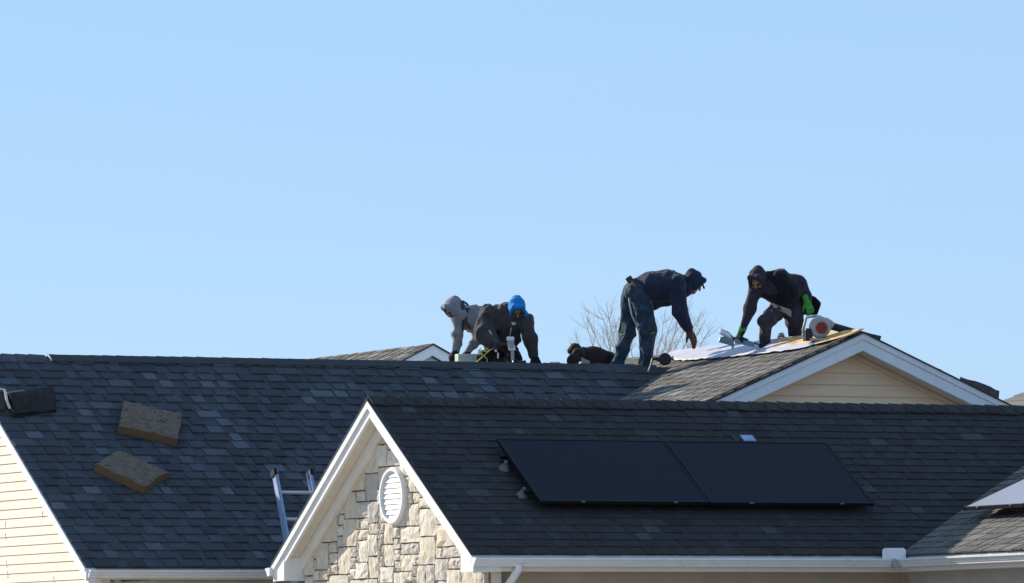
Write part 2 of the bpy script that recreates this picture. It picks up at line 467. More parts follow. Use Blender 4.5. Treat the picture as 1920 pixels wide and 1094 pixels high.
# left gable wall with its planks, rake board, corner board
def planks(wall, plane_x, y0, y1, z0, z1, ztop, expo, material, axis='x', x0=0, x1=0):
    """lap siding on a gable: each plank a wedge cut to the roof line by ztop(c) -> (lo, hi)"""
    k = 0; z = z0; lip = .014 if axis == 'x' else .022
    while z < z1:
        zt = min(z + expo, z1)
        lo, hi = ztop(z)
        lo2, hi2 = ztop(zt)
        if hi - lo > .02:
            b = MB()
            if hi2 <= lo2: lo2 = hi2 = (lo2 + hi2) / 2
            if axis == 'x':    # wall faces -X
                p = lambda c, q, d: (plane_x - d, c, q)
            else:              # wall faces -Y
                p = lambda c, q, d: (c, plane_x - d, q)
            b.add([p(lo, z, 0), p(hi, z, 0), p(hi, z, .014), p(lo, z, lip), p(lo2, zt, .003), p(hi2, zt, .003)],
                  [(0, 1, 2, 3), (3, 2, 5, 4), (0, 3, 4), (1, 5, 2)], rnd.random())
            b.build('siding_plank', material, wall)
        z += expo; k += 1
GX = MX0 + .10                               # face of the left gable wall
gw = MB()
gw.prism([(GX + .002, MEY + .12, 0), (GX + .002, MEY + .12, EZ - .05), (GX + .002, MRY, MRZ - .15), (GX + .002, 2 * MRY - MEY - .12, EZ - .05), (GX + .002, 2 * MRY - MEY - .12, 0)], (.2, 0, 0))
gwall = gw.build('gable_wall', M['siding'], house)
def zt_left(z):
    if z < EZ - .06: return MEY + .21, 62.5
    d = (z - (EZ - .10)) / T
    return max(MEY + .14 + d, MEY + .21), 62.5 - d
planks(gwall, GX, 0, 0, .30, MRZ - .2, zt_left, .0895, M['siding'])
jb = MB()                                    # plank end joints
for (x, y) in ((10, 983), (10, 1006), (12, 1058), (14, 1078), (101, 1088), (80, 965)):
    p = hit(x, y, (1, 0, 0), GX - .012)
    jb.box((GX - .0155, p.y - .002, p.z - .035), (GX - .012, p.y + .002, p.z + .035))
jb.build('plank_joint', M['greywall'], gwall)
cb = MB(); cb.box((GX - .03, MEY + .10, 0), (GX + .1, MEY + .2, EZ - .06))
cb.build('corner_board', M['trim'], house)
fb = MB(); fb.box((MX0 + .3, MEY + .12, 0), (34.2, MEY + .3, EZ - .13)); fwall = fb.build('front_wall', M['greywall'], house)
def rake(parent, x, ya, za, yb, zb, dx, h, drop, name, material, proj=0.0):
    """board below the roof edge from (ya, za) to (yb, zb) in the plane X = x"""
    b = MB()
    b.prism([(x, ya, za - drop), (x, yb, zb - drop), (x, yb, zb - drop - h), (x, ya, za - drop - h)], (dx, 0, 0))
    return b.build(name, material, parent)
rake(house, MX0 + .004, MEY, EZ, MRY, MRZ, .1, .115, .016, 'rake_board', M['trim'])
rake(house, MX0 - .012, MEY, EZ, MRY, MRZ, .016, .030, .010, 'rake_trim', M['trim'])
rake(house, MX0 + .004, 2 * MRY - MEY, EZ, MRY + .001, MRZ, .1, .115, .016, 'rake_board', M['trim'])
# gutters
def gutter(parent, p0, p1, out, name='gutter', ends=(True, True), drop=.012, s=1.0):
    """K-profile trough from p0 to p1, open at the top; out points away from the wall"""
    p0, p1, out = Vector(p0), Vector(p1), Vector(out).normalized()
    prof = [(0, -drop + .004), (.002, -drop - .072), (.052, -drop - .078), (.060, -drop - .070), (.062, -drop - .060), (.072, -drop - .052), (.086, -drop - .030), (.092, -drop - .022), (.104, -drop - .018), (.106, -drop - .004), (.098, -drop - .002), (.096, -drop - .012), (.085, -drop - .020),
            (.066, -drop - .045), (.052, -drop - .070), (.008, -drop - .066), (.006, -drop + .004)]
    b = MB()
    up = Vector((0, 0, 1))
    ring = [out * (a * s) + up * (q * s) for a, q in prof]
    n = len(ring)
    b.add([p0 + r for r in ring] + [p1 + r for r in ring], [(i, (i + 1) % n, n + (i + 1) % n, n + i) for i in range(n)])
    o = b.build(name, M['gutter'], parent)
    d = (p1 - p0).normalized()
    k_ = 2.35
    while k_ < (p1 - p0).length - .3:
        q = MB(); pc = p0 + d * k_
        q.add([pc + r * 1.03 - d * .02 for r in ring[:11]] + [pc + r * 1.03 + d * .02 for r in ring[:11]], [(i, i + 1, 12 + i, 11 + i) for i in range(10)])
        q.build('gutter_joint', M['gutter'], o); k_ += 2.7
    for e, on in zip((p0, p1), ends):
        if on:
            sgn = -1 if e is p0 else 1
            q = MB(); q.prism([e + r for r in ring[:11]], d * (.003 * sgn)); q.build('gutter_end', M['gutter'], o)
    return o
gutter(house, (MX0 + .02, MEY + .02, EZ - .012), (33.5, MEY + .02, EZ - .012), (0, -1, 0))
d_ = MB(); d_.box((MX0 + .06, MEY + .022, EZ - .115), (33.5, MEY + .12, EZ - .02)); d_.build('fascia', M['soffit'], house)
ds = MB()
for zz in (0.2,):
    ds.box((hit(221, 1090, (0, 1, 0), MEY + .06).x - .028, MEY + .045, .2), (hit(221, 1090, (0, 1, 0), MEY + .06).x + .028, MEY + .117, EZ - .085))
ds.build('downspout', M['greywall'], house, bevel=.006)

# ---- cross gable of the main house
def cx_z(x): return CZ - TC * abs(x - CX)
cl = math.hypot(1, TC)
WLX = 25.6
west = Roof(house, (WLX, CY, cx_z(WLX)), (0, -1, 0), (1, 0, TC),
            lambda v: -6.0,
            lambda v: min(0.0, -((max(0, (WLX + v / cl) - 25.6)) * (MRY - MEY) / (30.86 - 25.6) - .0) + 0) if False else 0.0,
            (CX - WLX) * cl - .005, .145, M['shingle_lit'], [1, 3, 6, 6, 4, 2, .5], (.03, .15), thick=(.008, .006))
# keep only what lies in front of the valley (up to the main ridge) or beyond the main ridge
west.vis = lambda x, y: x > 1150 and y < 760
west.teeth = [t for t in west.teeth if (west.O + west.U * t[0] + west.V * t[1]).x > 28.6]
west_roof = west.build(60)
east = Roof(house, (CX + (CX - WLX), CY + 6, cx_z(WLX)), (0, 1, 0), (-1, 0, TC), lambda v: -6.0, lambda v: 0.0, (CX - WLX) * cl - .005, .145,
            M['shingle_lit'], [1, 3, 6, 6, 4, 2, 1], (.03, .15))
east.build(0)
cbd = MB()
chevron(cbd, [(WLX + .02, CY + .02, cx_z(WLX) - .012), (CX, CY + .02, CZ - .014), (2 * CX - WLX - .02, CY + .02, cx_z(WLX) - .012)], (0, 9, 0))
cbd.build('roof_deck', M['soffit'], house)
# white rake boards: lower board and a proud upper band
def xrake(xa, za, xb, zb, y, dy, h, drop, name, material):
    b = MB(); b.prism([(xa, y, za - drop), (xb, y, zb - drop), (xb, y, zb - drop - h), (xa, y, za - drop - h)], (0, dy, 0))
    return b.build(name, material, house)
XL, XR = 26.4, 36.2
for xs in (XL, XR):
    xrake(CX, CZ, xs, cx_z(xs), CY, .05, .172, .014, 'rake_board', M['trim'])
    xrake(CX, CZ, xs, cx_z(xs), CY - .012, .014, .060, .012, 'rake_trim', M['trim'])
    xrake(CX, CZ, xs, cx_z(xs), CY - .025, .1, .014, -.002, 'drip_edge', M['flash'])
WY = CY + .26                                # gable wall face behind the overhang
cw = MB(); cw.prism([(CX - 4.2, WY + .002, 0), (CX - 4.2, WY + .002, cx_z(CX - 4.2) - .08), (CX, WY + .002, CZ - .08), (CX + 4.2, WY + .002, cx_z(CX - 4.2) - .08), (CX + 4.2, WY + .002, 0)], (0, .2, 0))
cwall = cw.build('cross_gable_wall', M['siding_cross'], house)
planks(cwall, WY, 0, 0, 3.62, CZ - .1, lambda z: (CX - (CZ - .17 - z) / TC, CX + (CZ - .17 - z) / TC), .118, M['siding_cross'], axis='y')
# soffit strips under the overhang
for sgn in (-1, 1):
    b = 0.0
    while b < 4.2:
        q = MB(); x0_, x1_ = CX + sgn * b, CX + sgn * (b + .145)
        q.prism([(x0_, CY + .052, cx_z(x0_) - .186), (x1_, CY + .052, cx_z(x1_) - .186), (x1_, CY + .052, cx_z(x1_) - .174), (x0_, CY + .052, cx_z(x0_) - .174)], (0, .205, 0))
        q.build('soffit_panel', M['soffit'], house)
        b += .15
    q = MB(); xs = CX + sgn * 4.2
    q.prism([(CX, WY - .03, CZ - .19), (xs, WY - .03, cx_z(xs) - .19), (xs, WY - .03, cx_z(xs) - .235), (CX, WY - .03, CZ - .235)], (0, .028, 0))
    q.build('frieze_board', M['siding_cross'], house)
# torn-up strip: white underlayment and bare sheathing near the ridge
def on_west(x, y, off): return Vector((x, y, CZ - TC * (CX - x) + off))
def sheet(name, outline, off, material, parent, seed, n=26, amp=.007, thick=.004):
    """wrinkled sheet between a lower and an upper edge, both given as lists (y, x)"""
    lo, hi = outline
    rr = random.Random(seed)
    b = MB(); rows = 7
    ys = np.linspace(lo[0][0], lo[-1][0], n)
    lx = np.interp(ys, [p[0] for p in lo], [p[1] for p in lo]); hx = np.interp(ys, [p[0] for p in hi], [p[1] for p in hi])
    vs = []
    for i, y in enumerate(ys):
        for j in range(rows):
            f = j / (rows - 1)
            x = lx[i] * (1 - f) + hx[i] * f + (rr.uniform(-.012, .012) if j == 0 else 0)
            vs.append(on_west(x, y, off + (rr.uniform(0, amp) if j < rows - 1 else .004)))
    m_ = len(vs)
    vs2 = [v + Vector((0, 0, -thick)) for v in vs]
    fs = []
    for i in range(n - 1):
        for j in range(rows - 1):
            a = i * rows + j
            fs.append((a, a + rows, a + rows + 1, a + 1)); fs.append((m_ + a, m_ + a + 1, m_ + a + rows + 1, m_ + a + rows))
    for i in range(n - 1):
        a = i * rows; fs.append((a, m_ + a, m_ + a + rows, a + rows))
    for j in range(rows - 1):
        fs.append((j, j + 1, m_ + j + 1, m_ + j))
    b.add(vs + vs2, fs)
    return b.build(name, material, parent, smooth=True)
sheet('underlayment', ([(56.62, 30.965), (57.0, 30.885), (57.8, 30.905), (58.7, 30.91), (59.4, 30.94), (60.0, 31.08), (60.3, 31.25)],
                       [(56.62, 31.06), (57.3, 31.10), (57.75, 31.16), (57.9, 31.325), (60.3, 31.325)]), .030, M['under'], west_roof, 3, n=44, amp=.011)
sheet('sheathing_panel', ([(56.16, 31.17), (56.6, 31.00), (57.3, 31.03), (57.98, 31.12)], [(56.16, 31.325), (57.98, 31.325)]), .034, M['osb'], west_roof, 5, n=14, amp=.002)
ct = MB()                                     # dark lifted edge strip along the rake
ct.prism([on_west(31.2, CY + .0, .016), on_west(29.2, CY + .0, .016), on_west(29.2, CY + .06, .018), on_west(31.2, CY + .06, .018)], (0, 0, .012))
ct.build('starter_strip', M['flash'], west_roof)

# ---- front house with the stone gable
fh = empty('house', (28.5, 52.6, 0), 'front house with stone gable, round louvred vent and solar panels on its black roof', 'house')
fl = math.hypot(1, T)
front = Roof(fh, (FX0, FEY, EZ), (1, 0, 0), (0, 1, T), lambda v: 0.0,
             lambda v: (KX - FX0) + (v / fl) * T / TC + .03, (FRY - FEY) * fl - .005, .119, M['shingle_front'], [2, 5, 7, 6, 3, 1.2, .5], (.02, .12), thick=(.008, .0045))
def vis_front(x, y):
    if 935 < x < 1630 and 828 < y < 948 and x > 935 + (y - 828) * .66 and x < 1555 + (y - 828) * .66: return False
    return True
front.vis = vis_front
front_roof = front.build(240)
fbk = Roof(fh, (36.0, FBY, EZ), (-1, 0, 0), (0, -1, T), lambda v: 0.0, lambda v: 36.0 - FX0, (FBY - FRY) * fl, .145, M['shingle_front'], [2, 5, 7, 6, 3, 1, .5], (.02, .12))
fbk.build(0)
fd = MB(); chevron(fd, [(FX0 + .03, FEY + .02, EZ - .012), (FX0 + .03, FRY, FRZ - .014), (FX0 + .03, FBY - .02, EZ - .012)], (11.7, 0, 0)); fd.build('roof_deck', M['soffit'], fh)
ridge_caps(front_roof, (FX0, FRY, FRZ), (35.8, FRY, FRZ), RD1, RD2, M['shingle_front'], step=.15, half=.13, lift=.014, tones=(.25, .8))
# right wing, its slope facing the sun
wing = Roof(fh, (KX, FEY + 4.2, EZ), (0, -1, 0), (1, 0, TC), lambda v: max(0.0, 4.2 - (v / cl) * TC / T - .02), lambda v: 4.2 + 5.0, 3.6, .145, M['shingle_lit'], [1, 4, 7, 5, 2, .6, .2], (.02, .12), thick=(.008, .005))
wing.vis = lambda x, y: x > 1690
wing_roof = wing.build(60)
wd = MB(); chevron(wd, [(KX + .03, FEY - 5, EZ - .014), (KX + 3.3, FEY - 5, EZ + TC * 3.27 - .016), (KX + 6.6, FEY - 5, EZ - .014)], (0, 7.2, 0)); wd.build('roof_deck', M['soffit'], fh)
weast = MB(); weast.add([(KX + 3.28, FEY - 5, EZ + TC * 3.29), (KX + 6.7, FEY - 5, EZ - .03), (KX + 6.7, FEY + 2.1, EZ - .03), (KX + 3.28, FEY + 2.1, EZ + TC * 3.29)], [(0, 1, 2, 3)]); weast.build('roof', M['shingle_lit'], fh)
# gable end
OV = .22
SX = FX0 + OV                                # stone face
def fz(y): return FRZ - T * abs(y - FRY)
sw = MB()
sw.prism([(SX + .03, FEY + .24, 0), (SX + .03, FEY + .24, fz(FEY + .24) - .09), (SX + .03, FRY, FRZ - .09), (SX + .03, FBY - .24, fz(FBY - .24) - .09), (SX + .03, FBY - .24, 0)], (.2, 0, 0))
swall = sw.build('stone_wall', M['mortar'], fh)
# random ashlar: fill a unit grid with rectangles
def ashlar():
    uy, uz = .068, .0505
    y0, z0 = FEY + .20, 1.90
    ny, nz = int((FBY - FEY - .40) / uy), int((FRZ - z0) / uz) + 1
    g = [[False] * nz for _ in range(ny)]
    VY, VZ, VR = 52.57, 3.395, .235
    sizes = [(3, 4), (4, 5), (5, 4), (5, 3), (6, 3), (3, 2), (5, 5), (6, 5), (4, 3), (6, 4), (5, 2), (3, 4), (4, 5), (6, 2), (5, 6), (2, 2), (7, 4), (7, 5)]
    r2 = random.Random(11)
    for j in range(nz):
        for i in range(ny):
            if g[i][j]: continue
            opts = sizes[:]; r2.shuffle(opts)
            for w, h in opts + [(2, 1), (1, 2), (1, 1)]:
                if i + w <= ny and j + h <= nz and not any(g[a][b] for a in range(i, i + w) for b in range(j, j + h)):
                    break
            for a in range(i, i + w):
                for b in range(j, j + h): g[a][b] = True
            a0, a1 = y0 + i * uy + .006, y0 + (i + w) * uy - .006
            b0, b1 = z0 + j * uz + .006, z0 + (j + h) * uz - .006
            # clip by the roof line
            lim = lambda y: fz(y) - .13
            if b0 > max(lim(a0), lim(a1), lim(min(max(FRY, a0), a1))): continue
            stone(a0, a1, b0, b1, lim, r2)
def stone(a0, a1, b0, b1, lim, r2):
    nx, nz_ = 5, 5
    dep = r2.uniform(.030, .052)
    tilt = r2.uniform(-.010, .010)
    b = MB(); vs = []; fs = []
    for j in range(nz_):
        for i in range(nx):
            y = a0 + (a1 - a0) * i / (nx - 1); z = b0 + (b1 - b0) * j / (nz_ - 1)
            edge = i in (0, nx - 1) or j in (0, nz_ - 1)
            y += r2.uniform(-.004, .004); z += r2.uniform(-.0035, .0035)
            z = min(z, lim(y))
            d = dep * (.80 if edge else 1) + r2.uniform(-.008, .008) + tilt * (i / (nx - 1) - .5)
            vs.append((SX + .03 - d, y, z))
    for j in range(nz_ - 1):
        for i in range(nx - 1):
            q = j * nx + i
            fs += [(q, q + nx, q + nx + 1), (q, q + nx + 1, q + 1)] if r2.random() < .5 else [(q, q + nx, q + 1), (q + 1, q + nx, q + nx + 1)]
    loop = [i for i in range(nx)] + [j * nx + nx - 1 for j in range(1, nz_)] + [(nz_ - 1) * nx + i for i in range(nx - 2, -1, -1)] + [j * nx for j in range(nz_ - 2, 0, -1)]
    n0 = len(vs)
    for q in loop: vs.append((SX + .034, vs[q][1], vs[q][2]))
    n = len(loop)
    for k in range(n):
        fs.append((loop[k], loop[(k + 1) % n], n0 + (k + 1) % n, n0 + k))
    b.add(vs, fs, r2.random())
    b.build('stone', M['stone'], swall)
ashlar()
# vent
vt = MB(); VC = Vector((SX - .020, 52.552, 3.395)); VR = .262
def vring(r, x): return [(x, VC.y + r * math.cos(2 * math.pi * k / 40), VC.z + r * math.sin(2 * math.pi * k / 40)) for k in range(40)]
rings = [vring(VR, SX + .03), vring(VR, VC.x - .012), vring(VR - .012, VC.x - .03), vring(VR - .034, VC.x - .03), vring(VR - .042, VC.x - .018), vring(VR - .044, SX + .02)]
vt.add([p for r in rings for p in r], [(i * 40 + k, i * 40 + (k + 1) % 40, (i + 1) * 40 + (k + 1) % 40, (i + 1) * 40 + k) for i in range(5) for k in range(40)])
vent = vt.build('gable_vent', M['trim'], fh)
vb = MB(); vb.add(vring(VR - .036, SX + .015), [tuple(range(40))]); vb.build('vent_back', M['trim'], vent)
ri = VR - .043
for k in range(9):
    zc = VC.z - ri + (k + .5) * 2 * ri / 9; hh = ri / 9
    h0 = math.sqrt(max(.0, (ri + .008) ** 2 - (abs(zc - VC.z) + hh * .35) ** 2))
    q = MB(); q.prism([(VC.x - .010, VC.y - h0, zc - hh * .98), (VC.x + .004, VC.y - h0, zc + hh * 1.02), (VC.x + .012, VC.y - h0, zc + hh * 1.02), (VC.x + .006, VC.y - h0, zc - hh * .98 - .003)], (0, 2 * h0, 0))
    q.build('louver', M['trim'], vent)
# rake boards of the stone gable, both sides: proud crown strip above a flat board
for ye in (FEY, FBY):
    rake(fh, FX0 + .012, ye, EZ, FRY, FRZ, .03, .150, .018, 'rake_board', M['trim'])
    rake(fh, FX0 - .010, ye, EZ, FRY, FRZ, .022, .068, .016, 'rake_trim', M['trim'])
    rake(fh, FX0 - .016, ye, EZ, FRY, FRZ, .05, .012, .002, 'drip_edge', M['flash'])
    # soffit in strips across the overhang
    sg = 1 if ye > FRY else -1
    yy = .04
    L_ = abs(ye - FRY)
    while yy < L_ - .25:
        y0_, y1_ = FRY + sg * yy, FRY + sg * (yy + .176)
        q = MB(); q.prism([(FX0 + .043, y0_, fz(y0_) - .115), (FX0 + .043, y1_, fz(y1_) - .115), (FX0 + .043, y1_, fz(y1_) - .103), (FX0 + .043, y0_, fz(y0_) - .103)], (OV - .043, 0, 0))
        q.build('soffit_panel', M['soffit'], fh)
        yy += .18
    q = MB(); y0_, y1_ = FRY, FRY + sg * (L_ - .22)
    q.prism([(SX - .045, y0_, fz(y0_) - .118), (SX - .045, y1_, fz(y1_) - .118), (SX - .045, y1_, fz(y1_) - .245), (SX - .045, y0_, fz(y0_) - .245)], (.06, 0, 0))
    q.build('frieze_board', M['trim'], fh)
    # boxed return at the eave
    yin = ye - sg * .26
    q = MB(); q.prism([(FX0 + .008, ye - sg * .01, EZ - .03), (FX0 + .008, yin, fz(yin) - .12), (FX0 + .008, yin, EZ - .155), (FX0 + .008, ye - sg * .01, EZ - .155)], (OV + .06, 0, 0))
    q.build('eave_return', M['trim'], fh)
# eaves
gut = gutter(fh, (FX0 - .005, FEY + .02, EZ - .020), (KX - .105, FEY + .02, EZ - .020), (0, -1, 0), ends=(True, False))
gutter(fh, (FX0 - .03, FBY - .02, EZ - .020), (35.8, FBY - .02, EZ - .020), (0, 1, 0))
gutter(fh, (KX + .02, FEY - .085, EZ - .020), (KX + .02, FEY - 5.0, EZ - .020), (-1, 0, 0), ends=(False, True))
mi = MB(); mi.prism([(KX - .115, FEY - .095, EZ - .108), (KX - .03, FEY - .11, EZ - .108), (KX - .03, FEY + .02, EZ - .108), (KX - .115, FEY + .02, EZ - .108)], (0, 0, .084)); mi.build('gutter_corner', M['galv'], gut)
sg_ = MB(); sgx, sgy = KX - .12, FEY - .10
sg_.prism([(sgx - .095, sgy + .03, EZ - .035), (sgx + .115, sgy - .03, EZ - .035), (sgx + .115, sgy - .03, EZ + .045), (sgx + .095, sgy - .025, EZ + .063), (sgx - .075, sgy + .025, EZ + .063), (sgx - .095, sgy + .03, EZ + .045)], (.003, .006, 0))
sg_.build('splash_guard', M['gutter'], gut)
q = MB(); q.box((FX0 + .24, FEY + .022, EZ - .150), (KX + .02, FEY + .05, EZ - .022)); q.build('fascia', M['soffit'], fh)
q = MB(); q.box((KX + .022, FEY - 5, EZ - .150), (KX + .05, FEY + .02, EZ - .022)); q.build('fascia', M['soffit'], fh)
q = MB(); q.box((SX + .03, FEY + .26, 0), (KX + .22, FEY + .40, EZ - .10)); q.build('front_wall', M['wall'], fh)
q = MB(); q.box((FX0 + .24, FEY + .05, EZ - .152), (KX + .3, FEY + .42, EZ - .142)); q.build('soffit', M['soffit'], fh)
q = MB(); q.box((KX + .22, FEY - 5, 0), (KX + .4, FEY + .26, EZ - .1)); q.build('wing_wall', M['greywall'], fh)
q = MB(); q.box((KX + .05, FEY - 5, EZ - .152), (KX + .4, FEY + .05, EZ - .142)); q.build('soffit', M['soffit'], fh)
q = MB(); q.box((KX + .15, FEY + .235, 0), (KX + .225, FEY + .258, EZ - .15)); q.build('corner_board', M['wall'], fh)
q = MB(); q.box((SX + .055, FEY + .19, 0), (SX + .15, FEY + .255, EZ - .155)); q.build('corner_board', M['soffit'], fh)
dx_ = hit(970, 1070, (0, 1, 0), FEY).x
q = MB(); q.tube([(dx_, FEY - .03, EZ - .09), (dx_, FEY - .03, EZ - .13), (dx_ - .02, FEY + .06, EZ - .22), (dx_ - .03, FEY + .18, EZ - .30), (dx_ - .03, FEY + .21, EZ - .5), (dx_ - .03, FEY + .21, .1)], .036, n=8)
q.build('downspout', M['gutter'], fh)

# ------------------------------------------------------------------ solar panels
NF = Vector((0, -T, 1)).normalized(); VF = Vector((0, 1, T)).normalized()
def panel(tl, U, V, N, W, H, label, mounts=(), glass='solar'):
    tl, U, V, N = map(Vector, (tl, U, V, N))
    c = tl + U * (W / 2) - V * (H / 2)
    e = empty('solar_panel', c - N * .1, label, 'solar panel', 'solar panels on the front house')
    f = MB(); fw = .018; th = .017
    for sgn in (-1, 1):
        f.obox(c + V * (sgn * (H / 2 - fw / 2)), U * (W / 2), V * (fw / 2), N * th)
        f.obox(c + U * (sgn * (W / 2 - fw / 2)), U * (fw / 2), V * (H / 2 - fw), N * th)
    f.build('frame', M['frame'], e)
    g = MB(); g.obox(c + N * .010, U * (W / 2 - fw), V * (H / 2 - fw), N * .003); g.build('glass', M[glass], e)
    r = MB()
    for q in (-.28, .28):
        r.obox(c + V * (q * H) - N * .034, U * (W / 2 + .05), V * .02, N * .016)
    r.build('mounting_rail', M['frame'], e)
    for a, b in mounts:
        k = MB(); o = tl + U * a - V * b - N * .1
        k.lathe(o, N, [(.056, -.01), (.052, .004), (.034, .032), (.027, .046), (.018, .05), (.017, .08)], n=14)
        k.build('roof_mount', M['mount'], e)
    for a in (.25, .8):
        k = MB(); k.obox(c + U * (W * (a - .5)) - V * (H / 2 + .002) + N * .012, U * .02, V * .004, N * .006); k.build('clamp', M['mount'], e)
    return e
TL = Vector((25.142, 51.893, 3.885))
panel(TL, (1, 0, 0), VF, NF, 1.689, 1.066, 'left black solar panel with two conical roof mounts at its edge', mounts=((-.035, .34), (-.04, .79), (1.69, .34), (1.69, .79)))
panel(TL + Vector((1.703, 0, -.002)), (1, 0, 0), VF, NF, 1.689, 1.066, 'black solar panel right of the seam, below the small silver flashing', mounts=((.9, .34), (.9, .79)))
NWg = Vector((-TC, 0, 1)).normalized(); VWg = Vector((1, 0, TC)).normalized()
pw = hit(1806, 955, NWg, NWg.dot(Vector((KX, 0, EZ))) + .13)
panel(pw + VWg * 1.69, (0, -1, 0), VWg, NWg, 1.066, 1.69, 'pale glaring solar panel on the sunlit right wing slope', mounts=((-.03, 1.0),), glass='solar_glare')
panel(pw + VWg * 1.69 + Vector((0, -1.08, 0)), (0, -1, 0), VWg, NWg, 1.066, 1.69, 'second panel of the right wing, cut by the photo edge', glass='solar_glare')
fp = hit(1400, 831, NF, NF.dot(Vector((0, FRY, FRZ))))
k = empty('vent_flashing', fp, 'small silver vent flashing just above the right solar panel', 'vent')
q = MB(); q.obox(fp + NF * .05 + VF * .0, (.062, 0, 0), VF * .05, NF * .006); q.build('hood', M['rail'], k)
q = MB(); q.obox(fp + NF * .02 + VF * .0, (.05, 0, 0), VF * .04, NF * .028); q.build('box', M['black'], k)
q = MB(); q.obox(fp + NF * .012 + VF * .02, (.12, 0, 0), VF * .09, NF * .003); q.build('base_flange', M['flash'], k)

# ------------------------------------------------------------------ things lying on the main roof
NM = Vector((0, -T, 1)).normalized(); cM = NM.dot(Vector((0, MRY, MRZ)))
def slab(parent, name, pts, n_, off, th, material, side, seed, ragged=()):
    """four corners on a slope (TL, TR, BR, BL) -> chunky block with torn edges"""
    rr = random.Random(seed); n_ = Vector(n_)
    P = [Vector(p) for p in pts]; nu, nv = 12, 8
    top, bot = [], []
    for j in range(nv + 1):
        for i in range(nu + 1):
            u, v = i / nu, j / nv
            p = (P[0] * (1 - u) + P[1] * u) * (1 - v) + (P[3] * (1 - u) + P[2] * u) * v
            d = Vector((0, 0, 0)); edge = i in (0, nu) or j in (0, nv)
            if edge:
                amp = .022 if (j == 0 and 't' in ragged) or (i == nu and 'r' in ragged) else .006
                d = Vector((rr.uniform(-amp, amp), rr.uniform(-amp, amp), 0))
                d -= n_ * d.dot(n_)
            h = th + rr.uniform(-.006, .006) - (.012 if edge else 0)
            if j == 0 and 't' in ragged: h -= rr.uniform(0, .03)
            top.append(p + d + n_ * (off + h)); bot.append(p + d * .6 + n_ * (off))
    b = MB(); m_ = len(top); w = nu + 1
    b.add(top + bot, [])
    fs = []; mi_ = []
    for j in range(nv):
        for i in range(nu):
            a = j * w + i
            fs.append((a, a + w, a + w + 1, a + 1)); mi_.append(0)
    loop = [i for i in range(w)] + [j * w + nu for j in range(1, nv + 1)] + [nv * w + i for i in range(nu - 1, -1, -1)] + [j * w for j in range(nv - 1, 0, -1)]
    for k_ in range(len(loop)):
        a, c_ = loop[k_], loop[(k_ + 1) % len(loop)]
        fs.append((a, c_, m_ + c_, m_ + a)); mi_.append(1)
    b.f, b.mi = fs, mi_
    return b.build(name, [material, side], parent)
TOPO = .035
def mp(x, y, off=.0): return hit(x, y, NM, cM + off)
b1 = slab(None, 'shingle_bundle', [mp(233, 750, .1), mp(342, 773, .1), mp(334, 823, .1), mp(223, 798, .1)], NM, -.088, .1, M['bundle'], M['bundle_side'], 21, 't')
tag(b1, 'upper tan bundle with pitted top lying below the ridge on the dark roof', 'bundle', 'tan bundles on the roof')
b2 = slab(None, 'shingle_bundle', [mp(226, 842, .1), mp(316, 883, .1), mp(273, 913, .1), mp(180, 870, .1)], NM, -.088, .1, M['bundle'], M['bundle_side'], 22, 'tr')
tag(b2, 'lower tan bundle with torn upper edge, turned more askew than the other', 'bundle', 'tan bundles on the roof')
# black folded felt at the left edge
fl_ = empty('felt_roll', mp(50, 760), 'black folded roofing felt with a pale edge at the far left of the roof', 'roofing felt')
A_, B_, Cc, D_ = mp(12, 736, .14), mp(99, 724, .10), mp(106, 768, .05), mp(27, 776, .06)
q = MB(); nA = NM
pts = []
nu, nv = 10, 8
for j in range(nv + 1):
    for i in range(nu + 1):
        u, v = i / nu, j / nv
        p = (A_ * (1 - u) + B_ * u) * (1 - v) + (D_ * (1 - u) + Cc * u) * v
        p = p + NM * (.05 * math.sin(math.pi * min(v * 1.15, 1)) * (1 - .3 * u) + .005 * math.sin(9 * u + 5 * v))
        pts.append(p)
w = nu + 1
q.add(pts + [p - NM * .015 for p in pts], [(j * w + i, (j + 1) * w + i, (j + 1) * w + i + 1, j * w + i + 1) for j in range(nv) for i in range(nu)])
m_ = len(pts)
q.f += [(m_ + j * w + i, m_ + j * w + i + 1, m_ + (j + 1) * w + i + 1, m_ + (j + 1) * w + i) for j in range(nv) for i in range(nu)]
loop = [i for i in range(w)] + [j * w + nu for j in range(1, nv + 1)] + [nv * w + i for i in range(nu - 1, -1, -1)] + [j * w for j in range(nv - 1, 0, -1)]
low = [p - NM * .15 for p in pts]
for k_ in range(len(loop)):
    a, c_ = loop[k_], loop[(k_ + 1) % len(loop)]
    q.f.append((a, c_, m_ + c_, m_ + a))
q.mi = [0] * len(q.f)
q.build('sheet', M['felt'], fl_, smooth=True)
q = MB(); q.hexa([A_ - NM * .15, B_ - NM * .11, Cc - NM * .06, D_ - NM * .07, A_ - NM * .02, B_ - NM * .02, Cc - NM * .02, D_ - NM * .02]); q.build('filling', M['felt'], fl_)
ed = [mp(-16, 728, .13), mp(6, 732, .15), mp(9, 742, .16), mp(11, 755, .13), mp(16, 767, .08)]
q = MB()
for a, c_ in zip(ed[:-1], ed[1:]):
    s_ = Vector((.022, 0, 0)); q.hexa([a, a + s_, c_ + s_, c_, a + NM * .012, a + s_ + NM * .012, c_ + s_ + NM * .012, c_ + NM * .012])
q.build('pale_edge', M['pale'], fl_)
q = MB(); q.prism([mp(-20, 735, .12), mp(6, 738, .12), mp(10, 766, .06), mp(-20, 758, .05)], NM * -.03); q.build('brown_backing', M['brownfelt'], fl_)
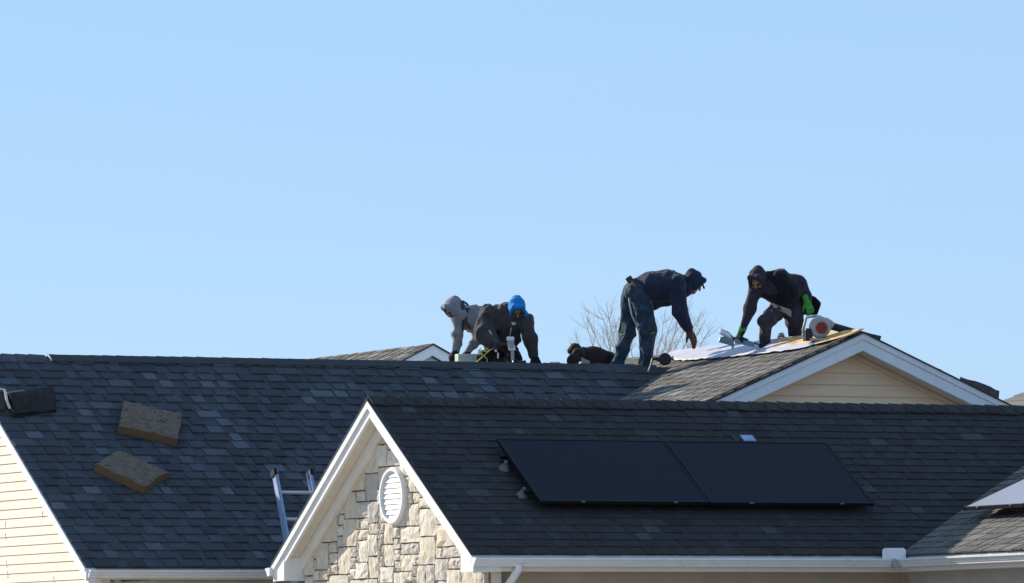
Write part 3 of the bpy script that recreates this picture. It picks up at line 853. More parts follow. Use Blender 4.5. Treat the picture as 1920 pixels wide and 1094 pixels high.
# ladder leaning on the main eave
la = empty('ladder', (25.3, 55.2, 0), 'aluminium ladder with blue grey rails leaning on the eave left of the stone gable', 'ladder')
tL, tR = hit(513, 884, (0, 1, 0), 56.35), hit(580, 887, (0, 1, 0), 56.35)
dn = (hit(540, 1004, (0, 1, 0), 56.1) - tL); dn = Vector((0, -.42, -1)).normalized()
tL = Vector((tL.x, 56.35, tL.z)); tR = Vector((tL.x + .385, 56.35, tL.z))
LL = (tL.z - .05) / -dn.z
side = Vector((1, 0, 0)); fwd = side.cross(dn).normalized()
for tp in (tL, tR):
    q = MB(); c = tp + dn * (LL / 2)
    q.obox(c, side * .006, dn * (LL / 2), fwd * .038)
    for sgn in (-1, 1): q.obox(c + fwd * (.035 * sgn) + side * (.012 if tp is tL else -.012), side * .014, dn * (LL / 2), fwd * .003)
    r_ = q.build('rail', M['rail'], la)
    q = MB(); q.obox(tp + dn * .02, side * .018, dn * .03, fwd * .043); q.build('end_cap', M['rubber'], r_)
k_ = 0.225
while k_ < LL - .1:
    q = MB(); q.tube([tL + dn * k_ + side * .004, tR + dn * k_ - side * .004], .017, n=10); q.build('rung', M['rung'], la)
    k_ += .283

# ------------------------------------------------------------------ background
def far_house(nm, apex_px, depth, halfw, tz, label, wallm, ylen=14):
    A = at(*apex_px, depth)
    e = empty('house', (A.x, A.y, 0), label, 'house')
    zz = lambda x: A.z - tz * abs(x - A.x)
    w = halfw
    q = MB(); q.prism([(A.x - w, A.y + .2, 0), (A.x - w, A.y + .2, zz(A.x - w) - .1), (A.x, A.y + .2, A.z - .1), (A.x + w, A.y + .2, zz(A.x - w) - .1), (A.x + w, A.y + .2, 0)], (0, ylen - .4, 0)); q.build('wall', wallm, e)
    for s in (-1, 1):
        rf = Roof(e, (A.x + s * (w + .2), A.y + (ylen if s < 0 else 0), zz(A.x + w + .2)), (0, s, 0), (-s, 0, tz), lambda v: 0.0, lambda v: ylen, (w + .2) * math.hypot(1, tz) - .005, .145, M['shingle_lit'], [2, 3, 6, 5, 3, 2, 2], (.03, .16))
        rf.teeth = [t for t in rf.teeth if t[1] > (w + .2) * math.hypot(1, tz) - 1.8]
        rf.build(0)
        xe_ = A.x + s * (w + .2)
        q = MB(); q.prism([(A.x, A.y - .01, A.z - .015), (xe_, A.y - .01, zz(xe_) - .015), (xe_, A.y - .01, zz(xe_) - .13), (A.x, A.y - .01, A.z - .13)], (0, .04, 0)); q.build('rake_board', M['trim'], e)
        q = MB(); q.prism([(A.x, A.y - .03, A.z + .004), (xe_, A.y - .03, zz(xe_) + .004), (xe_, A.y - .03, zz(xe_) - .014), (A.x, A.y - .03, A.z - .014)], (0, .1, 0)); q.build('drip_edge', M['flash'], e)
    return e
far_house('house', (811, 645), 71.5, 3.0, .5, 'grey roofed house with a white gable showing behind the ridge left of the crew', M['whitegable'], 9.5)
A_ = at(1990, 708, 80)
hx = empty('house', (A_.x, A_.y, 0), 'hip roofed house barely peeping over the far right end of the front ridge', 'house')
q = MB(); q.box((A_.x - 2.6, A_.y - 2.6, 0), (A_.x + 2.6, A_.y + 2.6, A_.z - 1.45)); q.build('wall', M['whitegable'], hx)
hp_ = [Vector((A_.x + a * 2.9, A_.y + b * 2.9, A_.z - 1.5)) for a, b in ((-1, -1), (1, -1), (1, 1), (-1, 1))]
q = MB()
for k in range(4):
    p0, p1 = hp_[k], hp_[(k + 1) % 4]
    for i in range(20):                       # stepped courses
        f0, f1 = i / 20, (i + 1) / 20
        a, b, c_, d = p0.lerp(A_, f0), p1.lerp(A_, f0), p1.lerp(A_, f1), p0.lerp(A_, f1)
        up = Vector((0, 0, .012))
        q.add([a, b, b + up, a + up, c_, d], [(0, 1, 2, 3), (3, 2, 4, 5)], .3 + .4 * rnd.random())
q.build('roof', M['shingle_lit'], hx)

# bare tree behind the ridge
def bare_tree():
    D = 92
    base = at(1195, 760, D); base = Vector((base.x, base.y, 0))
    e = empty('bare_tree', base, 'leafless tree with fine upright twigs behind the ridge and the standing worker', 'tree')
    r3 = random.Random(5)
    hub = at(1195, 800, D)
    q = MB(); q.tube([base, base * .5 + hub * .5 + Vector((.08, 0, 0)), hub], [.16, .12, .09], n=10); q.build('trunk', M['bark'], e)
    tips = [(1062, 655), (1090, 590), (1104, 598), (1120, 575), (1137, 566), (1150, 588), (1168, 600), (1185, 610), (1232, 600), (1248, 580), (1262, 596), (1282, 570), (1300, 566), (1318, 582), (1322, 602), (1338, 612), (1210, 640), (1275, 620), (1076, 625), (1128, 615), (1160, 640), (1238, 640), (1306, 632), (1142, 630)]
    k = MB()
    def twig(p, d, L, r, lev):
        pts = [p]; n = 4; q_ = p; dd = d.copy()
        for i in range(n):
            dd = (dd + Vector((r3.gauss(0, .14), r3.gauss(0, .14), r3.gauss(.05, .1)))).normalized()
            q_ = q_ + dd * (L / n); pts.append(q_)
        k.tube(pts, [r * (1 - .6 * i / n) for i in range(n + 1)], n=4, caps=False)
        if lev > 0:
            for i in range(1, n + 1):
                for _ in range(1 if r3.random() < .7 else 2):
                    a = Vector((r3.gauss(0, 1), r3.gauss(0, 1), r3.gauss(.5, .6)))
                    twig(pts[i], (dd + a * .55).normalized(), L * r3.uniform(.35, .6), r * .62, lev - 1)
    for (x, y) in tips:
        t = at(x, y, D + r3.uniform(-1.4, 1.4))
        n = 7; pts = []
        for i in range(n + 1):
            f = i / n
            p = hub.lerp(t, f) + Vector((0, 0, .10 * math.sin(math.pi * f) - .25 * f * (1 - f)))
            sx = (t - hub); p += Vector((sx.x, sx.y, 0)) * (.22 * f * (1 - f))
            p += Vector((r3.gauss(0, .018), r3.gauss(0, .018), r3.gauss(0, .012))) if 0 < i < n else Vector((0, 0, 0))
            pts.append(p)
        rs = [.0095 * (1 - f / n) ** .8 + .0030 for f in range(n + 1)]
        k.tube(pts, rs, n=5, caps=False)
        for i in range(3, n):
            for _ in range(3):
                d = (pts[i + 1] - pts[i]).normalized() + Vector((r3.gauss(0, .6), r3.gauss(0, .6), r3.gauss(.15, .3)))
                twig(pts[i], d.normalized(), r3.uniform(.12, .34), .0034, 1)
    k.build('crown', M['bark'], e)
bare_tree()
def conifer():
    D = 130
    tip = at(1465, 624, D)
    e = empty('conifer', (tip.x, tip.y, 0), 'small dark conifer top between the legs of the worker at the right gable', 'tree')
    q = MB(); q.tube([(tip.x, tip.y, 0), tip - Vector((0, 0, .3))], [.16, .02], n=8); q.build('trunk', M['bark'], e)
    r4 = random.Random(3); k = MB()
    for i in range(5200):
        f = r4.random() ** .55; h = f * 5.5 if i > 900 else r4.random() * .5; r = .015 + h * .5 if i <= 900 else .06 + h * .34 * r4.uniform(.5, 1.05) * (.75 + .25 * math.sin(h * 9)); a = r4.uniform(0, 6.28)
        p = tip + Vector((math.cos(a) * r, math.sin(a) * r, -h)); s_ = r4.uniform(.05, .13) if i > 900 else r4.uniform(.02, .045)
        d = Vector((math.cos(a), math.sin(a), r4.uniform(-.5, .2)))
        t = Vector((-math.sin(a), math.cos(a), 0))
        k.add([p - t * s_ * .5, p + t * s_ * .5, p + d * s_ * 1.6], [(0, 1, 2)])
    k.build('crown', M['needle'], e)
conifer()
#PEOPLE
# ------------------------------------------------------------------ people: bodies and clothes grown as smooth surfaces
_lat = np.random.RandomState(4).rand(32, 32, 32)
def vnoise(P, f):
    q = P * f; i = np.floor(q).astype(int); t = q - i; t = t * t * (3 - 2 * t)
    out = 0
    for a in (0, 1):
        for b in (0, 1):
            for c in (0, 1):
                w = (t[..., 0] if a else 1 - t[..., 0]) * (t[..., 1] if b else 1 - t[..., 1]) * (t[..., 2] if c else 1 - t[..., 2])
                out = out + w * _lat[(i[..., 0] + a) % 32, (i[..., 1] + b) % 32, (i[..., 2] + c) % 32]
    return out - .5
def nets(F, o, h):
    """surface of F < 0 on a grid: vertices, quads"""
    S = F < 0
    nx, ny, nz = F.shape
    acc = np.zeros((nx - 1, ny - 1, nz - 1, 3)); cnt = np.zeros((nx - 1, ny - 1, nz - 1))
    I = np.stack(np.meshgrid(np.arange(nx - 1), np.arange(ny - 1), np.arange(nz - 1), indexing='ij'), -1).astype(float)
    cs = [(a, b, c) for a in (0, 1) for b in (0, 1) for c in (0, 1)]
    sl = lambda A, c: A[c[0]:nx - 1 + c[0], c[1]:ny - 1 + c[1], c[2]:nz - 1 + c[2]]
    for u in cs:
        for ax in range(3):
            if u[ax]: continue
            v = list(u); v[ax] = 1
            f0, f1 = sl(F, u), sl(F, v)
            m_ = sl(S, u) != sl(S, v)
            t = np.where(m_, f0 / np.where(np.abs(f0 - f1) < 1e-9, 1e-9, f0 - f1), 0)
            p = np.array(u, float) + np.zeros(m_.shape + (3,)); p[..., ax] += t
            acc += p * m_[..., None]; cnt += m_
    act = cnt > 0
    idx = -np.ones(act.shape, int); idx[act] = np.arange(act.sum())
    V = (I[act] + acc[act] / cnt[act][:, None]) * h + o
    Q = []
    for ax in range(3):
        b, c = (ax + 1) % 3, (ax + 2) % 3
        A = np.swapaxes(S, 0, 0)
        lo = [slice(1, -1)] * 3; lo[ax] = slice(0, -1); hi = list(lo); hi[ax] = slice(1, None)
        ch = S[tuple(lo)] != S[tuple(hi)]
        w = np.argwhere(ch)
        base = w.copy(); base[:, b] += 1; base[:, c] += 1
        e = np.eye(3, dtype=int)
        q = np.stack([idx[tuple((base - db * e[b] - dc * e[c]).T)] for db, dc in ((1, 1), (0, 1), (0, 0), (1, 0))], 1)
        first = S[tuple(lo)][ch]
        q[~first] = q[~first][:, ::-1]
        Q.append(q)
    return V, np.concatenate(Q)
class Fig:
    """a figure described in its own frame: x right, y up, z away from the street"""
    def __init__(self, ox, oy, sc, depth, px0, py0):
        self.ox, self.oy, self.sc, self.D, self.px, self.py = ox, oy, sc, depth, px0, py0
        self.S = FPX / depth
        self.org = at(px0, py0, depth)
        self.P = {}
    def L(self, x, y, d=0.0):
        return np.array([(self.ox + x / self.sc - self.px) / self.S, -(self.oy + y / self.sc - self.py) / self.S, d])
    def W(self, l): return self.org + RT * float(l[0]) + UP * float(l[1]) + FW * float(l[2])
    def wp(self, x, y, d=0.0): return self.W(self.L(x, y, d))
    def r(self, z): return z / self.sc / self.S
    def cone(self, part, a, ra, b, rb, k=.03, mi=0, sub=False):
        self.P.setdefault(part, []).append(('c', np.array(a, float), ra, np.array(b, float), rb, k, mi, sub))
    def limb(self, part, *js, k=.03, mi=0):     # joints (x, y, d, r) in zoomed-photo units
        for p, q in zip(js[:-1], js[1:]):
            self.cone(part, self.L(*p[:3]), self.r(p[3]), self.L(*q[:3]), self.r(q[3]), k, mi)
    def ell(self, part, c, B, rad, k=.02, mi=0, sub=False):
        self.P.setdefault(part, []).append(('e', np.array(c, float), np.array(B, float), np.array(rad, float), k, mi, sub))
    def head(self, c, f, up, s=.93, beard=False, hood=True, hoodname='hood', open_=(.068, .092, .085), cap=False, hs=1.0):
        f = np.array(f, float); f /= np.linalg.norm(f)
        u = np.array(up, float); u -= f * u.dot(f); u /= np.linalg.norm(u)
        e = np.cross(u, f)
        c = np.array(c, float)
        p = lambda a, b, d: c + (e * a + u * b + f * d) * s
        B = np.array([e, u, f])
        self.ell('body', p(0, .02, -.005), B, np.array([.074, .095, .09]) * s, .02)
        self.cone('body', p(0, -.04, .02), .060 * s, p(0, -.085, .058), .030 * s, .03)
        self.cone('body', p(0, .018, .086), .010 * s, p(0, -.022, .107), .015 * s, .012)
        self.cone('body', p(-.036, .032, .080), .011 * s, p(.036, .032, .080), .011 * s, .012)
        for q in (-1, 1):
            self.cone('body', p(.033 * q, .008, .0885), .0085 * s, p(.034 * q, .008, .0885), .0085 * s, .004, 1)
            self.cone('body', p(.018 * q, .030, .093), .006 * s, p(.046 * q, .028, .084), .005 * s, .004, 1)
            self.ell('body', p(.077 * q, 0, -.005), B, np.array([.012, .030, .020]) * s, .008)
            self.cone('body', p(.040 * q, -.022, .062), .025 * s, p(.035 * q, -.03, .062), .02 * s, .02)
        self.cone('body', p(-.020, -.055, .084), .007 * s, p(.020, -.055, .084), .007 * s, .006, 2)
        if beard:
            self.ell('body', p(0, -.082, .050), B, np.array([.050, .032, .042]) * s, .012, 1)
            self.cone('body', p(-.028, -.044, .088), .008 * s, p(.028, -.044, .088), .008 * s, .006, 1)
        self.cone('body', p(0, -.03, -.02), .058 * s, p(0, -.15, -.05), .062 * s, .03)
        if hood:
            self.ell(hoodname, p(0, .018, -.022), B, np.array([.105, .126, .122]) * s * hs, .02)
            self.cone(hoodname, p(0, .07, -.07), .070 * s, p(0, .09, -.10), .045 * s, .05)
            self.cone(hoodname, p(-.05, .105, .070), .022 * s, p(.05, .105, .070), .022 * s, .03)
            for q in (-1, 1): self.cone(hoodname, p(.05 * q, .105, .070), .022 * s, p(.082 * q, -.03, .060), .024 * s, .03)
            self.cone(hoodname, p(-.09, -.11, -.02), .055 * s, p(.09, -.11, -.02), .055 * s, .05)
            self.cone(hoodname, p(0, -.05, -.04), .092 * s, p(0, -.13, -.055), .098 * s, .04)
            self.ell(hoodname, p(0, -.025, .115), B, np.array(open_) * s, .012, 0, True)
            self.ell(hoodname, p(0, .01, .02), B, np.array([.080, .100, .095]) * s, .008, 0, True)
        if cap:
            self.ell(cap, p(0, .058, .0), B, np.array([.082, .062, .098]) * s, .012)
            self.cone(cap, p(-.03, .050, .10), .012 * s, p(-.02, .030, .132), .009 * s, .012)
            self.cone(cap, p(.03, .050, .10), .012 * s, p(.02, .030, .132), .009 * s, .012)
            self.cone(cap, p(-.02, .030, .132), .009 * s, p(.02, .030, .132), .009 * s, .012)
        return p
    def hand(self, part, w, d, n, curl=.5, s=.92, thumb=1):
        """glove: wrist w, pointing d, back of the hand n; fingers bend away from n"""
        w = np.array(w, float); d = np.array(d, float); d /= np.linalg.norm(d)
        n = np.array(n, float); n -= d * n.dot(d); n /= np.linalg.norm(n); t = np.cross(n, d)
        K = lambda a, b, c: w + (d * a + t * b + n * c) * s
        self.cone(part, K(-.05, 0, 0), .036 * s, K(.01, 0, 0), .030 * s, .02)
        self.cone(part, K(.02, -.022, 0), .019 * s, K(.085, -.030, 0), .016 * s, .02)
        self.cone(part, K(.02, .020, 0), .019 * s, K(.085, .030, 0), .016 * s, .02)
        self.cone(part, K(.02, 0, .004), .020 * s, K(.090, 0, .003), .016 * s, .02)
        for i, (b, l) in enumerate(((-.036, .062), (-.013, .080), (.012, .088), (.035, .078))):
            a1, a2 = curl * .7, curl * 1.7
            p0 = K(.088, b, 0); p1 = p0 + (d * math.cos(a1) - n * math.sin(a1) + t * (b * 1.2)) * l * .5 * s
            p2 = p1 + (d * math.cos(a2) - n * math.sin(a2)) * l * .55 * s
            self.cone(part, p0, .0125 * s, p1, .0115 * s, .006); self.cone(part, p1, .0115 * s, p2, .0095 * s, .006)
        p0, p1 = K(.025, .030 * thumb, -.006), K(.062, .058 * thumb, -.022)
        p2 = p1 + (d * .8 + t * .25 * thumb - n * .5) * .038 * s
        self.cone(part, p0, .016 * s, p1, .013 * s, .01); self.cone(part, p1, .013 * s, p2, .010 * s, .006)
    def field(self, prims, X, amp, nf):
        d = None; md = None; mi = None
        adds = [p for p in prims if not p[-1]]; subs = [p for p in prims if p[-1]]
        def dist(p):
            if p[0] == 'c':
                a, ra, b, rb = p[1:5]; ab = b - a; L2 = ab.dot(ab) + 1e-9
                t = np.clip(((X - a) @ ab) / L2, 0, 1)
                return np.sqrt(((X - a - t[..., None] * ab) ** 2).sum(-1)) - (ra + (rb - ra) * t)
            c, B, rad = p[1:4]
            q = ((X - c) @ B.T) / rad
            l = np.sqrt((q ** 2).sum(-1)) + 1e-9
            g = np.sqrt(((q / rad) ** 2).sum(-1)) + 1e-9
            return l * (l - 1) / g
        for p in adds:
            e = dist(p); k = p[-3]
            if d is None: d = e.copy(); md = e.copy(); mi = np.full(e.shape, p[-2], int)
            else:
                better = e < md
                mi[better] = p[-2]; md = np.minimum(md, e)
                h = np.clip(.5 + .5 * (d - e) / k, 0, 1)
                d = d * (1 - h) + e * h - k * h * (1 - h)
        if amp:
            Y = X * np.array([1, .7, 1])
            d = d + amp * (1.1 * vnoise(Y, nf * .8) + .6 * vnoise(Y + 3.1, nf * 2.1) + 2.6 * (np.abs(vnoise(Y + 7.7, nf * 1.2)) - .16) + 1.3 * (np.abs(vnoise(Y * np.array([1, .5, 1]) + 11.3, nf * 2.3)) - .16))
        for p in subs:
            e = -dist(p); k = p[-3]
            h = np.clip(.5 - .5 * (d - e) / k, 0, 1)
            d = d * (1 - h) + e * h + k * h * (1 - h)
        return d, mi
    def grow(self, part, name, mats, parent, vox=.010, amp=0.0, nf=9.0, loc=None):
        prims = self.P[part]
        lo = np.full(3, 1e9); hi = -lo
        for p in prims:
            if p[-1]: continue
            if p[0] == 'c':
                for a, r_ in ((p[1], p[2]), (p[3], p[4])):
                    lo = np.minimum(lo, a - r_); hi = np.maximum(hi, a + r_)
            else:
                lo = np.minimum(lo, p[1] - p[3].max()); hi = np.maximum(hi, p[1] + p[3].max())
        lo -= vox * 4 + amp; hi += vox * 4 + amp
        n = np.ceil((hi - lo) / vox).astype(int) + 1
        X = np.stack(np.meshgrid(*[lo[i] + vox * np.arange(n[i]) for i in range(3)], indexing='ij'), -1)
        F, mi = self.field(prims, X, amp, nf)
        V, Q = nets(F, lo, vox)
        org = np.array(self.org); Mx = np.array([RT, UP, FW])
        Wd = org + V @ Mx
        b = MB(); b.v = Wd.tolist(); b.f = [tuple(q[::-1]) for q in Q.tolist()]; b.t = [.5] * len(Wd)
        cell = np.clip(np.round((V[Q].mean(1) - lo) / vox).astype(int), 0, n - 1)
        b.mi = mi[cell[:, 0], cell[:, 1], cell[:, 2]].tolist()
        mats = mats if isinstance(mats, list) else [mats]
        if len(mats) == 1: b.mi = [0] * len(b.mi)
        return b.build(name, mats if len(mats) > 1 else mats[0], parent, smooth=True, loc=loc)
    def body_from(self, parts, shrink=.56):
        for q in parts:
            for p in self.P.get(q, []):
                if p[0] == 'c' and not p[-1]:
                    self.P.setdefault('body', []).append(('c', p[1], p[2] * shrink, p[3], p[4] * shrink, p[5], 0, False))
SKIN = [M['skin'], M['hair'], M['lips']]

# ---- standing worker, bent over, reaching to the right
w = Fig(1040, 480, 4.559, 66.95, 1200, 685)
J = 'jacket'
w.limb(J, (725, 300, 0, 108), (830, 275, 0, 130), (950, 268, 0, 138), (1060, 250, 0, 100), k=.06)
w.limb(J, (840, 270, -.09, 110), (1000, 255, -.10, 110), k=.06); w.limb(J, (840, 270, .09, 110), (1000, 255, .10, 110), k=.06)
w.limb(J, (850, 390, 0, 75), (960, 360, 0, 72), k=.06)
w.limb(J, (1035, 235, -.17, 78), (1065, 470, -.20, 66), (1130, 610, -.17, 45), k=.03)
w.limb(J, (1045, 250, .17, 74), (1075, 470, .20, 60), (1140, 600, .17, 42), k=.03)
w.limb('trousers', (690, 315, -.06, 92), (690, 315, .06, 92), k=.05)
w.limb('trousers', (742, 340, -.085, 100), (792, 640, -.11, 68), (770, 930, -.09, 54), (770, 975, -.09, 54), k=.03)
w.limb('trousers', (672, 340, .085, 95), (632, 640, .11, 68), (535, 930, .11, 54), (530, 985, .11, 54), k=.03)
w.body_from([J, 'trousers'])
hp = w.head(w.L(1188, 236, 0), (.80, -.60, -.12), (.6, .8, 0), s=.88, beard=False, cap='cap', open_=(.085, .095, .10))
w.hand('glove', w.L(1138, 640, -.16), (.45, -.85, -.1), (.75, .4, -.4), .25, s=1.1)
w.hand('glove2', w.L(1150, 625, .17), (.5, -.85, 0), (.75, .4, .4), .25, s=1.0)
w.cone('boot', w.L(768, 960, -.09), .06, w.L(768, 1015, -.09), .055); w.cone('boot', w.L(765, 1025, -.09), .045, w.L(870, 1030, -.09), .042)
w.cone('boot2', w.L(528, 970, .11), .06, w.L(526, 1030, .11), .055); w.cone('boot2', w.L(523, 1040, .11), .045, w.L(630, 1045, .11), .042)
pb = w.grow('body', 'person', SKIN, None, .0105)
tag(pb, 'worker in navy hoodie and dark trousers bending over and reaching down to the right', 'person', 'roofing crew')
w.grow(J, 'jacket', M['navy'], pb, .0095, .013, 8)
w.grow('trousers', 'trousers', M['denim'], pb, .0095, .021, 9)
w.grow('hood', 'hood', M['navy'], pb, .008, .008, 9)
w.grow('cap', 'cap', M['blackcloth'], pb, .008)
w.grow('glove', 'glove', M['redglove'], pb, .0055); w.grow('glove2', 'glove', M['redglove'], pb, .0055)
w.grow('boot', 'boot', M['blackcloth'], pb, .009); w.grow('boot2', 'boot', M['blackcloth'], pb, .009)
def band(parent, F_, name, material, pts, r=.010, n=6):
    q = MB(); q.tube([F_.wp(*p) for p in pts], r, n=n); return q.build(name, material, parent, smooth=True)
band(pb, w, 'harness_strap', M['strap'], [(640, 285, -.14), (690, 300, -.17), (740, 320, -.175), (775, 345, -.165), (820, 400, -.15)], .010)
band(pb, w, 'harness_strap', M['strap'], [(632, 330, -.10), (640, 420, -.155), (655, 500, -.17), (690, 580, -.16), (715, 640, -.12)], .009)
band(pb, w, 'knee_strap', M['hivis'], [(725, 655, -.15), (770, 668, -.195), (830, 662, -.19), (862, 645, -.14)], .008)
band(pb, w, 'knee_strap', M['hivis'], [(562, 672, .05), (600, 685, .03), (650, 695, .04)], .008)
q = MB(); c = w.wp(628, 280, -.10); q.obox(c, RT * .018, UP * .022, FW * .012); q.build('belt_tag', M['yellowrope'], pb, bevel=.004)
q = MB(); c = w.wp(645, 210, 0); q.obox(c, (RT * .8 + UP * .55) * .036, (UP * .8 - RT * .55) * .045, FW * .06); q.build('belt_pouch', M['brownfelt'], pb, bevel=.012)
q = MB(); q.tube([w.wp(660, 215, -.12), w.wp(690, 260, -.185), w.wp(735, 400, -.15)][:2] + [w.wp(705, 300, -.18)], .014, n=6); q.build('belt', M['brownfelt'], pb)

# ---- worker at the right gable, stooping to the left, green gloves
w = Fig(1320, 480, 4.974, 65.95, 1465, 640)
w.limb(J, (500, 300, -.12, 78), (680, 275, -.10, 120), (850, 270, 0, 105), k=.06)
w.limb(J, (660, 270, -.08, 118), (745, 340, -.03, 128), (790, 430, .05, 105), k=.07)
w.limb(J, (560, 330, -.12, 60), (740, 400, -.06, 90), k=.06)
w.limb(J, (470, 330, -.14, 64), (420, 500, -.20, 52), (358, 670, -.20, 36), k=.03)
w.limb(J, (885, 275, 0, 85), (945, 370, .02, 52), (965, 425, -.02, 40), k=.03)
w.limb('vest', (590, 235, -.11, 88), (690, 255, -.11, 122), (760, 330, -.07, 124), (780, 400, 0, 108), k=.06)
w.limb('vest', (560, 330, -.14, 62), (730, 390, -.09, 92), k=.06)
w.limb('trousers', (740, 470, .03, 100), (820, 470, .05, 105), k=.05)
w.limb('trousers', (700, 480, -.05, 92), (580, 610, -.22, 72), (570, 790, -.12, 50), k=.03)
w.limb('trousers', (840, 470, .05, 96), (845, 620, -.02, 76), (852, 775, .06, 56), k=.03)
w.body_from([J, 'trousers'])
w.head(w.L(495, 234, -.18), (-.28, -.62, -.72), (-.3, .75, -.6), s=.88, beard=True, open_=(.075, .09, .085))
w.hand('glove', w.L(350, 690, -.20), (-.35, -.85, -.2), (-.7, .3, -.6), .9, s=1.0)
w.hand('glove2', w.L(955, 425, -.06), (.35, -.9, -.2), (.3, .2, -.95), .6, s=.92)
w.cone('boot', w.L(570, 800, -.12), .052, w.L(568, 825, -.12), .048); w.cone('boot', w.L(570, 838, -.10), .034, w.L(530, 838, -.20), .032)
w.cone('boot2', w.L(852, 780, .06), .055, w.L(850, 800, .06), .05); w.cone('boot2', w.L(850, 812, .06), .036, w.L(815, 812, -.05), .034)
pb = w.grow('body', 'person', SKIN, None, .0105)
tag(pb, 'worker in plum hooded sweatshirt, black vest and green gloves stooping at the cross gable peak', 'person', 'roofing crew')
w.grow(J, 'sweatshirt', M['plum'], pb, .0095, .013, 9)
w.grow('vest', 'vest', M['blackvest'], pb, .0105, .015, 9)
w.grow('trousers', 'trousers', M['plumtrouser'], pb, .0095, .024, 9)
w.grow('hood', 'hood', M['plum'], pb, .008, .008, 9)
g_ = w.grow('glove', 'glove', M['darkglove'], pb, .0055); w.grow('glove2', 'glove', M['greenglove'], pb, .0055)
q = MB(); q.tube([w.wp(366, 655, -.20), w.wp(352, 685, -.20), w.wp(338, 722, -.205)], [.040, .041, .036], n=12); q.build('glove_cuff', M['greenglove'], pb, smooth=True)
w.grow('boot', 'boot', M['blackcloth'], pb, .009); w.grow('boot2', 'boot', M['blackcloth'], pb, .009)
q = MB(); q.prism([w.wp(*p) for p in ((635, 440, -.19), (700, 470, -.20), (790, 495, -.17), (812, 520, -.15), (808, 575, -.15), (760, 545, -.17), (700, 510, -.20), (640, 480, -.20))], FW * .012); q.build('shirt_tail', M['shirt'], pb, bevel=.004)
q = MB(); q.prism([w.wp(*p) for p in ((955, 345, .06), (1045, 385, .06), (1100, 440, .06), (1060, 555, .06), (925, 550, .06), (918, 450, .06))], FW * .10); q.build('tool_pouch', M['blackvest'], pb, bevel=.02)

# ---- kneeling worker in the blue hood
w = Fig(800, 520, 6.077, 66.9, 950, 682)
w.limb(J, (740, 430, -.03, 112), (930, 470, -.05, 150), (1110, 480, -.03, 90), k=.07)
w.limb(J, (920, 480, -.03, 150), (870, 820, .06, 135), k=.07); w.limb(J, (820, 500, -.02, 130), (760, 780, .05, 120), k=.07)
w.limb(J, (960, 520, .0, 130), (930, 720, .06, 110), k=.07)
w.limb(J, (735, 430, -.08, 112), (650, 640, -.16, 104), (790, 770, -.32, 62), k=.03)
w.limb(J, (1120, 490, -.08, 95), (1180, 690, -.14, 84), (1222, 880, -.16, 48), k=.03)
w.limb('trousers', (790, 860, .05, 110), (930, 870, .05, 110), k=.05)
w.limb('trousers', (760, 870, 0, 100), (660, 930, -.14, 85), (660, 1010, .10, 66), k=.03)
w.limb('trousers', (940, 870, 0, 100), (1000, 905, -.18, 80), (990, 1010, .10, 66), k=.03)
w.body_from([J, 'trousers'])
w.head(w.L(1030, 372, -.16), (.10, -.66, -.75), (.05, .75, -.66), s=.88, beard=True, open_=(.080, .108, .100))
w.hand('glove', w.L(815, 770, -.34), (.9, -.1, -.1), (.1, .9, -.5), 1.3, s=.95)
w.hand('glove2', w.L(1225, 905, -.17), (.35, -.9, -.1), (.3, .3, -.9), .25, s=1.1)
pb = w.grow('body', 'person', SKIN, None, .0105)
tag(pb, 'kneeling worker in charcoal jacket and bright blue hood bracing one arm on the ridge', 'person', 'roofing crew')
w.grow(J, 'jacket', M['charcoal'], pb, .0095, .030, 8)
w.grow('trousers', 'trousers', M['blackcloth'], pb, .0105, .016, 9)
w.grow('hood', 'hood', M['bluehood'], pb, .008, .008, 9)
w.grow('glove', 'glove', M['darkglove'], pb, .0055); w.grow('glove2', 'glove', M['darkglove'], pb, .0055)
q = MB(); q.prism([w.wp(*p) for p in ((965, 510, -.215), (1015, 515, -.215), (1010, 545, -.215), (970, 545, -.215))], FW * .01); q.build('chest_badge', M['strap'], pb)
band(pb, w, 'zip', M['galv'], [(968, 555, -.195), (955, 620, -.185), (945, 690, -.165)], .006)
band(pb, w, 'sleeve_tab', M['strap'], [(712, 605, -.255), (728, 635, -.26), (742, 660, -.26)], .010)
band(pb, w, 'collar', M['brownfelt'], [(850, 320, -.10), (845, 370, -.17), (880, 420, -.20)], .018)
wb = w
# nail gun in his hand
ng = empty('nail_gun', w.wp(970, 930, -.40), 'white and grey nail gun held upright by the blue hooded worker', 'nail gun')
q = MB(); q.obox(w.wp(955, 700, -.40), RT * .040, UP * .022, FW * .045); q.build('cap', M['white'], ng, bevel=.012)
q = MB(); q.obox(w.wp(958, 745, -.40), RT * .036 + UP * .003, UP * .030, FW * .040); q.build('grip_band', M['greyplastic'], ng, bevel=.008)
q = MB(); q.obox(w.wp(968, 800, -.40), RT * .037, UP * .032 - RT * .005, FW * .042); q.build('housing', M['white'], ng, bevel=.012)
q = MB(); q.obox(w.wp(968, 772, -.445), RT * .024, UP * .030, FW * .004); q.build('label_plate', M['greyplastic'], ng)
q = MB(); q.tube([w.wp(930, 760, -.40), w.wp(880, 770, -.385), w.wp(835, 765, -.36)], .021, n=8); q.build('handle', M['black'], ng)
q = MB(); q.obox(w.wp(978, 880, -.40), RT * .018, UP * .055, FW * .020); q.build('nose', M['galv'], ng, bevel=.005)
q = MB(); q.tube([w.wp(985, 945, -.40), w.wp(1060, 975, -.36), w.wp(1125, 960, -.33)], [.020, .024, .016], n=8); q.build('magazine', M['black'], ng)
